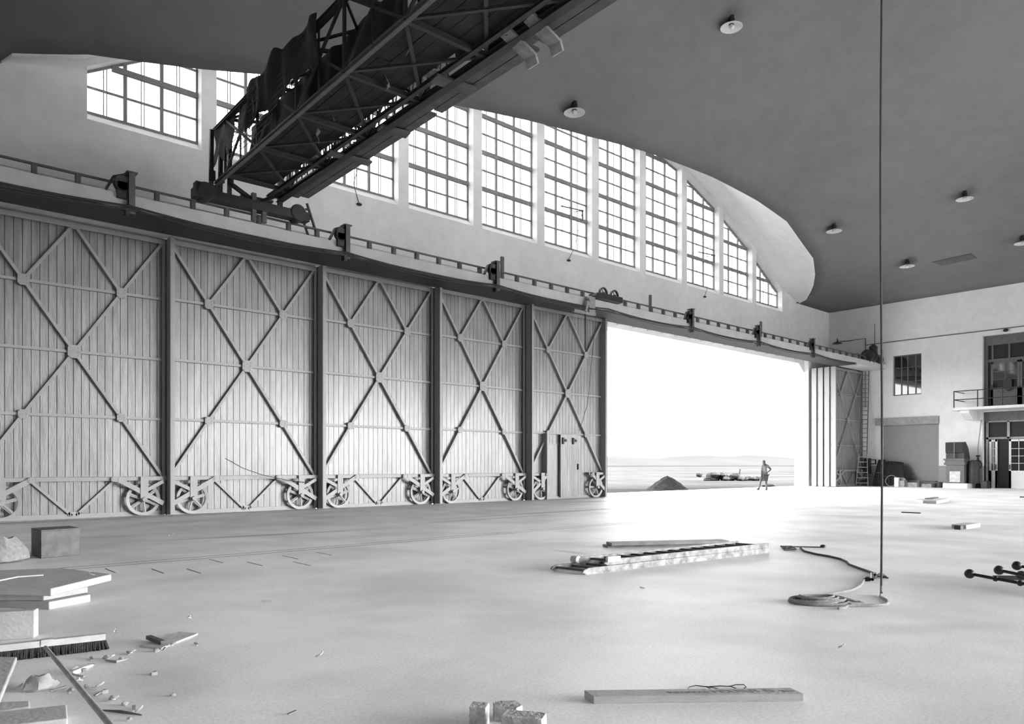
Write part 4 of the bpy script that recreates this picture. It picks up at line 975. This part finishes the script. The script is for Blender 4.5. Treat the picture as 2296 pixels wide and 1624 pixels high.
# bricks
def brick(pts, h, label, sd):
    mb = MB(); mb.prism([tuple(p) for p in pts], (0, 0, h)); me = one('broken_brick', mb, 'brick', label, 'brick', 'broken bricks in the foreground')
    sb_ = me.modifiers.new('b', 'BEVEL'); sb_.width = .003; sb_.segments = 1
    ss = me.modifiers.new('s', 'SUBSURF'); ss.subdivision_type = 'SIMPLE'; ss.levels = ss.render_levels = 5
    tx = bpy.data.textures.new('t%d' % sd, 'CLOUDS'); tx.noise_scale = .03
    dm = me.modifiers.new('d', 'DISPLACE'); dm.texture = tx; dm.strength = .007; dm.mid_level = .5; dm.texture_coords = 'LOCAL'; return me
b1 = onZ(1052, 1634); b2 = onZ(1090, 1638); dd = (b2-b1).normalized(); nn = Vector((-dd.y, dd.x, 0))
b1 = onZ(1052, 1632); brick([b1, b1+dd*.095, b1+dd*.085+nn*.10, b1-dd*.012+nn*.10], .115, 'left broken brick standing upright, its pale face to the viewer', 1)
c_ = onZ(1108, 1618); brick([c_, c_+dd*.13, c_+dd*.15+nn*.06, c_+dd*.1+nn*.13, c_+dd*.03+nn*.12, c_-dd*.03+nn*.07], .085, 'middle broken brick lying behind the other two', 2)
c_ = onZ(1123, 1648); brick([c_, c_+dd*.225, c_+dd*.225+nn*.12, c_+nn*.12], .10, 'right broken brick, largest, with a dark pitted side', 3)
# left pile
def gz(px, py, z): p = onZ(px, py, z); return p
def slab(pts, z, h, name, m, label, cat='slab', bevel=.008, group=None):
    mb = MB(); mb.prism([tuple(Vector((p.x, p.y, z))) for p in pts], (0, 0, h)); return one(name, mb, m, label, cat, group, bevel)
g_ = 'stacked cast slabs at the left'
slab([gz(110, 1368, 0), gz(203, 1350, 0), gz(120, 1318, 0), gz(-90, 1322, 0), gz(-90, 1358, 0)], 0, .08, 'cast_slab', 'slab', 'lowest of the three pale slabs stacked at the left edge', group=g_)
slab([gz(98, 1347, .085), gz(197, 1329, .085), gz(110, 1305, .085), gz(-90, 1310, .085), gz(-90, 1345, .085)], .083, .062, 'cast_slab', 'slab', 'middle of the three pale slabs stacked at the left edge', group=g_)
slab([gz(114, 1337, .15), gz(250, 1302, .15), gz(140, 1288, .15), gz(-90, 1296, .15), gz(-90, 1332, .15)], .148, .075, 'cast_slab', 'slab', 'topmost slab of the stack at the left edge, wider than those below', group=g_)
mb = MB(); mb.tube([gz(-30, 1308, .24), gz(40, 1294, .235), gz(98, 1290, .235)], .008, 6); one('pale_stick', mb, 'white', 'thin white stick lying on the topmost slab', 'stick')
mb = MB(); c_ = gz(205, 1292, .226); mb.tube([c_+Vector((.03*math.cos(k*.9), .03*math.sin(k*.9)*.6, .03+.02*math.sin(k*.7))) for k in range(9)], .005, 5); one('wood_curl', mb, 'wood', 'small curled wood shaving on the topmost slab', 'shaving')
e0, e1 = gz(77, 1432, 0), gz(-80, 1442, 0); nn2 = Vector(((e0-e1).y, -(e0-e1).x, 0)).normalized()*-1
slab([e0, e1, e1+nn2*.12, e0+nn2*.12], 0, .235, 'cast_block', 'slab', 'upright pale block at the left edge, behind the broom', 'block')
# broom
t = thing('push_broom', 'wide push broom with pale head and dark bristles at the lower left', 'broom', tuple(gz(100, 1475, 0)), world=True)
p0, p1 = gz(-110, 1497, 0), gz(236, 1456, 0)
d_ = (p1-p0).normalized(); n_ = Vector((-d_.y, d_.x, 0)); Lb = (p1-p0).length
mb = MB()
for i in range(120):
    f = (i+.5)/120
    for j in range(5):
        b = p0+d_*Lb*f+n_*(.012*(j-2))
        fl = Vector((random.uniform(-.008, .008), random.uniform(-.012, .012), 0)) + (d_*.03*max(0, f-.96)/.04)
        mb.bar(b+fl+Vector((0, 0, .0)), b*1+Vector((0, 0, .085)), .009, .009)
mb.build('bristles', 'bristle', t)
mb = MB(); hl = [(-.04, .08), (.04, .08), (.045, .10), (.03, .125), (-.03, .125), (-.045, .10)]
mb.prism([p0-d_*.01+n_*a+Vector((0, 0, b)) for a, b in hl], d_*(Lb*.57)); mb.prism([p0+d_*Lb*.60+n_*a+Vector((0, 0, b)) for a, b in hl], d_*(Lb*.40)); hc = p0+d_*Lb*.6
mb.prism([p0+d_*Lb*.56+n_*a*1.15+Vector((0, 0, b*1.04)) for a, b in hl], d_*(Lb*.08)); mb.build('head', 'lwood', t)
hs = gz(102, 1452, .13); he = gz(262, 1644, .38)
mb = MB(); mb.tube([hs, hs.lerp(he, .5), he], .0135, 10); mb.build('handle', 'wood', t)
# leaning / lying boards bottom left
slab([gz(38, 1473, .10), gz(-70, 1473, .10), gz(-70, 1640, .10), gz(-5, 1578, .10)], .06, .04, 'pale_board', 'slab', 'pale tapering board at the left edge, in front of the broom', 'board')
slab([gz(67, 1604, .0), gz(-70, 1624, .0), gz(-70, 1596, .0), gz(67, 1590, 0)], 0, .05, 'pale_block', 'slab', 'short pale block at the left edge near the bottom', 'block')
slab([gz(152, 1640, 0), gz(-70, 1668, 0), gz(-70, 1632, 0), gz(150, 1607, 0)], 0, .07, 'pale_beam', 'slab', 'pale squared beam in the bottom left corner', 'beam')
# metal box
f0, f1 = gz(92, 1253, 0), gz(180, 1245, 0); d_ = (f1-f0).normalized(); bk = gz(70, 1246, 0)
t = thing('tin_chest', 'worn dark tin chest standing alone near the left door leaf', 'chest', tuple(f0), world=True)
mb = MB(); b_ = bk-f0; mb.prism([f0, f1, f1+b_, bk], (0, 0, .42)); mb.build('body', 'metalbox', t, bevel=.006)
mb = MB(); mb.prism([f0+Vector((0, 0, .421))-b_*.02, f1+Vector((0, 0, .421))-b_*.02, f1+b_*1.02+Vector((0, 0, .421)), bk+Vector((0, 0, .421))+b_*.02], (0, 0, .018)); mb.build('lid', 'metalbox', t)
# rubbish heap left of the box
mb = MB(); mb.rock(gz(-5, 1247, .1), .28, (1.4, 1, .9), 2, 14, .5); one('crumpled_sack', mb, 'paper', 'crumpled pale sack at the left edge behind the slab stack', 'sack')
board('split_log', gz(-20, 1256, 0), gz(54, 1249, 0), .12, .08, 'dwood', 'dark split log in front of the crumpled sack', 'log')
board('dark_stick', gz(12, 1244, 0), gz(34, 1230, 0), .05, .05, 'dwood', 'short dark stick jutting from beside the crumpled sack', 'stick', z=.0, tilt=.1)
# small wooden offcut + chip
slab([gz(312, 1452, 0), gz(361, 1457, 0), gz(444, 1424, 0), gz(403, 1420, 0)], 0, .014, 'thin_board', 'lwood', 'thin pale board lying alone on the floor right of the broom', 'board', .002)
board('dark_wedge', gz(333, 1437, 0), gz(366, 1450, 0), .045, .03, 'dwood', 'small dark wedge lying on the thin pale board', 'wedge', z=.015)
# crumpled paper bag
mb = MB(); mb.rock(gz(92, 1534, .035), .075, (1.3, .8, .75), 11, 14, .6); one('paper_bag', mb, 'wood', 'crumpled brown paper bag between the broom and its handle', 'paper bag')
# shavings and chips
spots = [(258, 1421), (262, 1420), (288, 1467), (300, 1469), (240, 1478), (205, 1480), (250, 1481), (272, 1481), (205, 1493), (168, 1508), (190, 1506), (175, 1518), (182, 1533), (195, 1543), (212, 1547), (225, 1545), (235, 1555), (248, 1570), (262, 1575), (280, 1583), (300, 1592), (312, 1600), (388, 1562), (440, 1447), (392, 1452), (352, 1462), (368, 1458), (428, 1391), (160, 1552), (130, 1548), (40, 1550), (290, 1617), (655, 1602), (716, 1475), (345, 1514), (600, 1350), (390, 1200), (378, 1201), (1440, 1320), (1887, 1456), (155, 1558), (218, 1560)]
k = 0
wl = ['near the broom head', 'between the broom and the thin pale board', 'in the sweepings beside the broom handle']
for i, (x, y) in enumerate(spots):
    p = gz(x, y, 0); mb = MB(); a = random.uniform(0, PI); L = random.uniform(.02, .055)
    if i % 3 == 0:
        mb.tube([p+Vector((L*math.cos(a+t_)*.6, L*math.sin(a+t_)*.6, .012+.01*t_)) for t_ in (0, .8, 1.6, 2.4, 3.2)], .006, 5); nm, m_, ct = 'wood_shaving', 'lwood', 'shaving'
    elif i % 3 == 1:
        mb.rock(p+Vector((0, 0, .012)), L*.45, (1.2, .8, .7), i, 8, .6); nm, m_, ct = 'plaster_crumb', 'wood', 'crumb'; L *= .8
    else:
        d = Vector((math.cos(a), math.sin(a), 0))*L; mb.bar(p-d+Vector((0, 0, .006)), p+d+Vector((0, 0, .014)), .018, .007); nm, m_, ct = 'wood_chip', 'wood', 'chip'
    inpile = i < 23 or i in (24, 25, 26, 28, 29, 30, 40, 41)
    if i in (31,): lb_ = 'small wood litter at the bottom edge, right of the broom handle'
    elif i == 22: lb_ = 'small pale crumpled scrap alone on the floor, right of the broom handle'; nm = 'paper_scrap'; ct = 'scrap'
    elif inpile: lb_ = 'small bit of %s among the sweepings around the push broom' % ('curled wood' if ct == 'shaving' else 'plaster' if ct == 'crumb' else 'wood')
    else: lb_ = {23: 'tiny chip right of the thin pale board', 27: 'tiny pale crumb behind the thin pale board', 32: 'small chip at the bottom, left of the bricks', 33: 'thin curled shaving on the open floor, far right of the sweepings', 34: 'tiny crumb right of the broom, below the thin board', 35: 'short chip lying on the bare floor left of centre', 36: 'pale shaving near the first door leaf, left of its pair', 37: 'dark crumb near the first door leaf, right of its pair', 38: 'tiny chip below the lying ladder', 39: 'tiny curl on the floor below the rope coil'}[i]
    one(nm, mb, m_, lb_, ct, ('sweepings of '+ct+'s around the broom') if inpile else None)
mb = MB(); mb.tube([gz(160, 1512, .01), gz(185, 1500, .012), gz(208, 1492, .012)], [.02, .016, .008], 6); one('wood_splinter', mb, 'lwood', 'pale pointed splinter lying beside the broom handle', 'splinter')
mb = MB(); mb.tube([gz(228, 1593, .008), gz(270, 1596, .01), gz(318, 1604, .008)], [.004, .009, .004], 6); one('thin_lath', mb, 'dwood', 'thin dark lath at the end of the sweepings', 'lath')
mb = MB(); mb.tube([gz(236, 1481, .008), gz(262, 1484, .01), gz(286, 1478, .008)], [.005, .01, .004], 6); one('thin_lath', mb, 'wood', 'short grey lath between the broom head and the thin pale board', 'lath')
# ball stanchions at the right
def stanchion(px, py, h, px2, py2, h2, collars, label, gy=0):
    r_ = .058
    p = onZ(px, py, h); q = onZ(px2, py2, h2); t = thing('ball_stanchion', label, 'stanchion', (p.x, p.y, 0), 0, 'ball-ended iron stanchions on the floor', world=True)
    mb = MB(); mb.sphere(p, r_, 20); mb.build('ball', 'iron', t)
    q = p+(q-p).normalized()*1.5; q.z = max(q.z, .03)
    mb = MB(); mb.tube([p, q], .019, 10); mb.build('rod', 'iron', t)
    for c in collars: mb = MB(); mb.sphere(p.lerp(q, c), .034, 12, (1, 1, 1.05)); mb.build('collar', 'iron', t)
stanchion(2174, 1287, .12, 2296, 1318, .04, (.2, .38, .6), 'dark iron stanchion with a ball end, leftmost of the heap at the right edge')
stanchion(2240, 1279, .15, 2296, 1292, .12, (.25, .5), 'dark iron stanchion with a ball end, middle one of the heap at the right edge')
stanchion(2280, 1269, .17, 2310, 1275, .15, (.3, .6), 'dark iron stanchion with a ball end, farthest of the heap at the right edge')
stanchion(2290, 1291, .10, 2330, 1305, .05, (.3, .6), 'dark iron stanchion whose ball sits just under the middle rod, at the right edge')
board('flat_iron_bar', onZ(2228, 1300), onZ(2380, 1302), .06, .05, 'iron', 'flat black iron bar lying under the ball-ended stanchions', 'bar', z=.0)
# offcuts far right
board('timber_offcut', onZ(2064, 1125), onZ(2086, 1129), .5, .1, 'lwood', 'pale offcut of the small wood pile below the wall, left end', 'offcut')
board('timber_offcut', onZ(2088, 1130), onZ(2117, 1124), .35, .12, 'lwood', 'pale offcut of the small wood pile below the wall, right end', 'offcut')
board('dark_lath', onZ(2078, 1122), onZ(2100, 1119), .15, .08, 'dwood', 'dark lath behind the pale offcuts, below the wall shutter', 'lath')
board('iron_strip', onZ(2022, 1150), onZ(2064, 1152), .08, .03, 'dwood', 'single thin dark strip lying right of the hanging rope', 'strip')
board('wood_block', onZ(2150, 1186), onZ(2182, 1181), .3, .09, 'lwood', 'pale wooden block with dark end, alone on the floor at the right', 'block')
board('wood_block', onZ(2142, 1187), onZ(2157, 1188), .14, .09, 'dwood', 'dark wooden piece at the left end of the pale block', 'block')
board('dark_strip', onZ(2287, 1116), onZ(2330, 1117), .2, .05, 'dwood', 'dark strip on the floor at the right edge, in front of the glazed doors', 'strip')

# ------------------------------------------------------------------ outside
def mound(c, r, h, name, m, label, seed, cat='mound'):
    mb = MB(); P = []; n = 40
    for i in range(15):
        f = i/14; row = []
        for k in range(n+1):
            t_ = 2*PI*(k % n)/n; rr = r*f*(1+.10*noise.noise(Vector((math.cos(t_)*1.5, math.sin(t_)*1.5, seed))))
            z = h*(math.cos(min(1, f*1.0)*PI)*.5+.5)*.45+h*(1-f)*.55+(.10*h*noise.noise(Vector((math.cos(t_)*f*4, math.sin(t_)*f*4, seed)))+.07*h*noise.noise(Vector((math.cos(t_)*f*11, math.sin(t_)*f*11, seed))))*(f < .98)-(.03 if i == 14 else 0)
            row.append((c[0]+rr*math.cos(t_), c[1]+rr*math.sin(t_), max(z, -.02)))
        P.append(row)
    mb.grid(P); return one(name, mb, m, label, cat)
mc = onZ(1497, 1100); mc = mc+ray(1497, 1100).normalized()*1.3
mound((mc.x, mc.y), 1.28, .82, 'earth_mound', 'earth', 'conical heap of dark earth just outside the gateway', 1)
rc = onZ(1650, 1078); mb = MB()
for i in range(44):
    a = random.uniform(-1, 1); p = rc+Vector((a*2.1*X1[0]+random.uniform(-1, 1), -a*2.1*X1[1]+random.uniform(-1, 1), 0)); mb.rock((p.x, p.y, .15+(.45 if a < .1 else .05)*random.random()), random.uniform(.18, .42), (1.3, 1, .7), i, 8, .5)
mb.bar((rc.x+.6, rc.y, .4), (rc.x+.75, rc.y, 1.05), .1, .1); tag(mb.build('rubble_heap', 'rub'), 'low scattered heap of stones and rubble left of the man, beyond him', 'rubble', kind='stuff')
mb = MB(); p = onZ(1735, 1092); mb.rock((p.x, p.y+.4, .06), .3, (2.4, 1, .4), 3, 10, .3); one('flat_stone', mb, 'rub', 'flat dark stone on the ground just right of the man', 'stone')
mb = MB(); p = onZ(1596, 1078); mb.rock((p.x, p.y, .1), .5, (2.2, 1, .5), 8, 12, .4); one('low_earth_ridge', mb, 'rub', 'low dark ridge of earth at the left end of the rubble', 'mound')

# ------------------------------------------------------------------ the man
def skin(name, joints, edges, mname, parent, off, sub=2):
    me = bpy.data.meshes.new(name); me.from_pydata([tuple(Vector(j[0])) for j in joints], edges, []); o = bpy.data.objects.new(name, me); COL.objects.link(o)
    K = {'body': 1.18, 'shirt': 1.12, 'shorts': 1.12, 'sock': 1.25, 'shoe': 1.2}.get(name, 1)
    sk = o.modifiers.new('sk', 'SKIN'); sk.use_smooth_shade = True
    for i, j in enumerate(joints):
        sv = me.skin_vertices[0].data[i]; r = j[1]; r = r if isinstance(r, tuple) else (r, r); kk = K if max(r) > .02 else 1; sv.radius = (r[0]*kk, r[1]*kk); sv.use_root = (i == 0)
    ss = o.modifiers.new('ss', 'SUBSURF'); ss.levels = ss.render_levels = sub
    me.materials.append(M[mname]); o.parent = parent; return o
foot = onZ(1714, 1099)
# local frame: x = picture right, y = away from the camera, z up
MAN = thing('person', 'man standing in the open gateway, light shirt, dark shorts, hand on hip', 'person', (foot.x, foot.y, 0), math.atan2(-X1[1], X1[0])) 
MAN.rotation_euler = (0, 0, -math.atan2(X1[1], X1[0]))
J = {'pel': (.03, 0, .93), 'bel': (.0, 0, 1.08), 'chest': (.0, 0, 1.30), 'neck0': (-.01, 0, 1.46), 'neck': (-.02, -.01, 1.52),
     'head': (-.04, -.02, 1.60), 'crown': (-.045, -.015, 1.70),
     'shR': (.17, .02, 1.40), 'elR': (.40, .06, 1.20), 'wrR': (.25, -.02, 1.08), 'haR': (.16, -.06, 1.04),
     'shL': (-.14, -.02, 1.40), 'elL': (-.17, -.04, 1.14), 'wrL': (-.20, -.08, .91), 'haL': (-.215, -.09, .84),
     'hipR': (.11, .01, .88), 'knR': (.09, -.02, .50), 'anR': (.13, .0, .10), 'toR': (.05, -.12, .04), 'heR': (.14, .04, .045),
     'hipL': (-.06, -.01, .88), 'knL': (-.24, -.05, .52), 'anL': (-.31, .0, .12), 'toL': (-.45, -.06, .04), 'heL': (-.29, .03, .045)}
jn = [('pel', (.15, .12)), ('bel', (.14, .11)), ('chest', (.16, .12)), ('neck0', (.08, .07)), ('neck', (.055, .055)), ('head', (.082, .09)), ('crown', (.06, .065)),
      ('shR', .065), ('elR', .043), ('wrR', .03), ('haR', .03), ('shL', .065), ('elL', .043), ('wrL', .03), ('haL', .028),
      ('hipR', .095), ('knR', .06), ('anR', .04), ('toR', .03), ('hipL', .095), ('knL', .06), ('anL', .04), ('toL', .03)]
idx = {n: i for i, (n, r) in enumerate(jn)}
E_ = [('pel', 'bel'), ('bel', 'chest'), ('chest', 'neck0'), ('neck0', 'neck'), ('neck', 'head'), ('head', 'crown'), ('neck0', 'shR'), ('shR', 'elR'), ('elR', 'wrR'), ('wrR', 'haR'), ('neck0', 'shL'), ('shL', 'elL'), ('elL', 'wrL'), ('wrL', 'haL'),
      ('pel', 'hipR'), ('hipR', 'knR'), ('knR', 'anR'), ('anR', 'toR'), ('pel', 'hipL'), ('hipL', 'knL'), ('knL', 'anL'), ('anL', 'toL')]
joints = [(J[n], r) for n, r in jn]; edges = [(idx[a], idx[b]) for a, b in E_]
def fingers(w, h, k):
    w = Vector(w); h = Vector(h); d = (h-w).normalized(); s_ = Vector((0, 1, 0)) if abs(d.y) < .8 else Vector((1, 0, 0)); s_ = (s_-d*s_.dot(d)).normalized(); n3 = d.cross(s_)
    bi = idx[k]
    for j in range(4):
        L = (.07, .08, .075, .055)[j]; a = h+d*.02+s_*(.018*(j-1.5)); b = a+d*L*.5-n3*.008; c = b+d*L*.4-n3*.02
        n0 = len(joints); joints.extend([(tuple(a), .0095), (tuple(b), .009), (tuple(c), .008)]); edges.extend([(bi, n0), (n0, n0+1), (n0+1, n0+2)])
    a = w.lerp(h, .5)-s_*.03; b = a+d*.03-s_*.02; n0 = len(joints); joints.extend([(tuple(a), .011), (tuple(b), .009)]); edges.extend([(bi, n0), (n0, n0+1)])
fingers(J['wrR'], J['haR'], 'haR'); fingers(J['wrL'], J['haL'], 'haL')
body = skin('body', joints, edges, 'skin', MAN, None, 2)
mb = MB(); mb.sphere((-.085, -.085, 1.60), .016, 8, (.8, 1, 1.2)); mb.sphere((.035, -.01, 1.60), .02, 8, (.5, .8, 1.4)); mb.build('face_features', 'skin', MAN)
mb = MB(); mb.sphere((-.035, .0, 1.665), .088, 14, (1, 1.08, .72)); mb.build('hair', 'hair', MAN)
sj = [((.03, 0, .96), (.165, .135)), ((.0, 0, 1.08), (.155, .125)), ((.0, 0, 1.28), (.185, .135)), ((-.01, 0, 1.43), (.10, .09)), ((.16, .02, 1.41), .085), ((.29, .04, 1.30), .075), ((-.13, -.02, 1.41), .085), ((-.165, -.04, 1.20), .07), ((-.18, -.05, 1.08), .06)]
skin('shirt', sj, [(0, 1), (1, 2), (2, 3), (3, 4), (4, 5), (3, 6), (6, 7), (7, 8)], 'shirt', MAN, None)
pj = [((.03, 0, .94), (.17, .14)), ((.11, .01, .85), .125), ((.10, -.01, .60), .095), ((.095, -.015, .50), .088), ((-.06, -.01, .85), .125), ((-.18, -.035, .63), .095), ((-.235, -.048, .53), .088)]
skin('shorts', pj, [(0, 1), (1, 2), (2, 3), (0, 4), (4, 5), (5, 6)], 'short', MAN, None)
for n_, a, b in (('R', 'anR', 'knR'), ('L', 'anL', 'knL')):
    A_, B_ = Vector(J[a]), Vector(J[b]); skin('sock', [(A_.lerp(B_, .0), .048), (A_.lerp(B_, .45), .062), (A_.lerp(B_, .72), .058)], [(0, 1), (1, 2)], 'sock', MAN, None)
    h_ = J['he'+n_]; t_ = J['to'+n_]; skin('shoe', [(tuple(Vector(h_)+Vector((0, 0, .01))), .048), (tuple((Vector(h_)+Vector(t_))/2+Vector((0, 0, .01))), .05), (tuple(Vector(t_)), (.045, .035)), (tuple(Vector(J[a])+Vector((0, 0, -.0))), .05)], [(0, 1), (1, 2), (0, 3)], 'shoe', MAN, None)
mb = MB(); mb.lathe([(.165, 0), (.172, .0), (.172, .05), (.165, .05)], (.02, 0, .98), 'z', 20); mb.v = [Vector((v.x, v.y*.82, v.z)) for v in mb.v]; mb.build('belt', 'shoe', MAN)

# ------------------------------------------------------------------ light
w = bpy.data.worlds.new('World'); sc.world = w; w.use_nodes = True
bg = w.node_tree.nodes['Background']; bg.inputs[0].default_value = (1, 1, 1, 1); bg.inputs[1].default_value = 1.0
# hazy bright sky: even overcast in front, a broad low sun glow behind the camera to the right
BASE, GLOW, EXPN, SUN = 8.0, 48.0, 8.0, Vector((.68, -.70, .36)).normalized()
wn = w.node_tree; tc_ = wn.nodes.new('ShaderNodeTexCoord'); dp = wn.nodes.new('ShaderNodeVectorMath'); dp.operation = 'DOT_PRODUCT'; dp.inputs[1].default_value = SUN
wn.links.new(tc_.outputs['Generated'], dp.inputs[0])
mxn = wn.nodes.new('ShaderNodeMath'); mxn.operation = 'MAXIMUM'; mxn.inputs[1].default_value = 0.0; wn.links.new(dp.outputs['Value'], mxn.inputs[0])
pw = wn.nodes.new('ShaderNodeMath'); pw.operation = 'POWER'; pw.inputs[1].default_value = EXPN; wn.links.new(mxn.outputs[0], pw.inputs[0])
ma = wn.nodes.new('ShaderNodeMath'); ma.operation = 'MULTIPLY_ADD'; ma.inputs[1].default_value = GLOW; ma.inputs[2].default_value = BASE; wn.links.new(pw.outputs[0], ma.inputs[0])
wn.links.new(ma.outputs[0], bg.inputs[1])
def portal(c, sx, sy, rot):
    l = bpy.data.lights.new('portal', 'AREA'); l.shape = 'RECTANGLE'; l.size = sx; l.size_y = sy; l.cycles.is_portal = True
    o = bpy.data.objects.new('daylight_portal', l); COL.objects.link(o); o.location = c; o.rotation_euler = rot; o['kind'] = 'structure'
zm = lambda k: (ztop(wx(k))+ztop(wx(k)+WW))/2
for (k0, k1) in ((0, 1), (2, 4), (5, 5), (6, 8), (9, 10)):
    a = wx(k0); b = wx(k1)+WW; zt_ = max(zm(k) for k in range(k0, k1+1))
    portal(((a+b)/2, YW+.6, (12+zt_)/2), b-a, zt_-12, (PI/2, 0, PI))
    portal(((a+b)/2, 2*YC-YW-.6, (12+zt_)/2), b-a, zt_-12, (PI/2, 0, 0))
portal((36.8, 24.95, 4.2), 23.4, 8.4, (PI/2, 0, PI))
portal((35.25, YB-.55, 4.2), 30.5, 8.4, (PI/2, 0, 0))
for o in list(bpy.data.objects):
    if o.type == 'LIGHT':
        # area lights emit along -Z: front portals must face -Y, rear ones +Y
        o.rotation_euler = (-PI/2, 0, 0) if o.location.y > 0 else (PI/2, 0, 0)

portal((XR+.65, -22, 4.2), 8.4, 14, (0, PI/2, 0))
# ------------------------------------------------------------------ camera
cam = bpy.data.cameras.new('camera'); co = bpy.data.objects.new('camera', cam); COL.objects.link(co)
cam.sensor_width = 36; cam.sensor_fit = 'HORIZONTAL'; cam.lens = 36*F/2296; cam.shift_y = (HY-812)/2296; cam.clip_end = 4000; cam.clip_start = .05
co.location = (0, 0, H); co.rotation_euler = (PI/2, 0, -math.atan2(X1[1], Y1[1]))
sc.camera = co
sc.view_settings.view_transform = 'Standard'; sc.view_settings.look = 'None'; sc.view_settings.exposure = 0.64; sc.view_settings.gamma = 1
for o in bpy.data.objects:
    if '_o' in o: del o['_o']
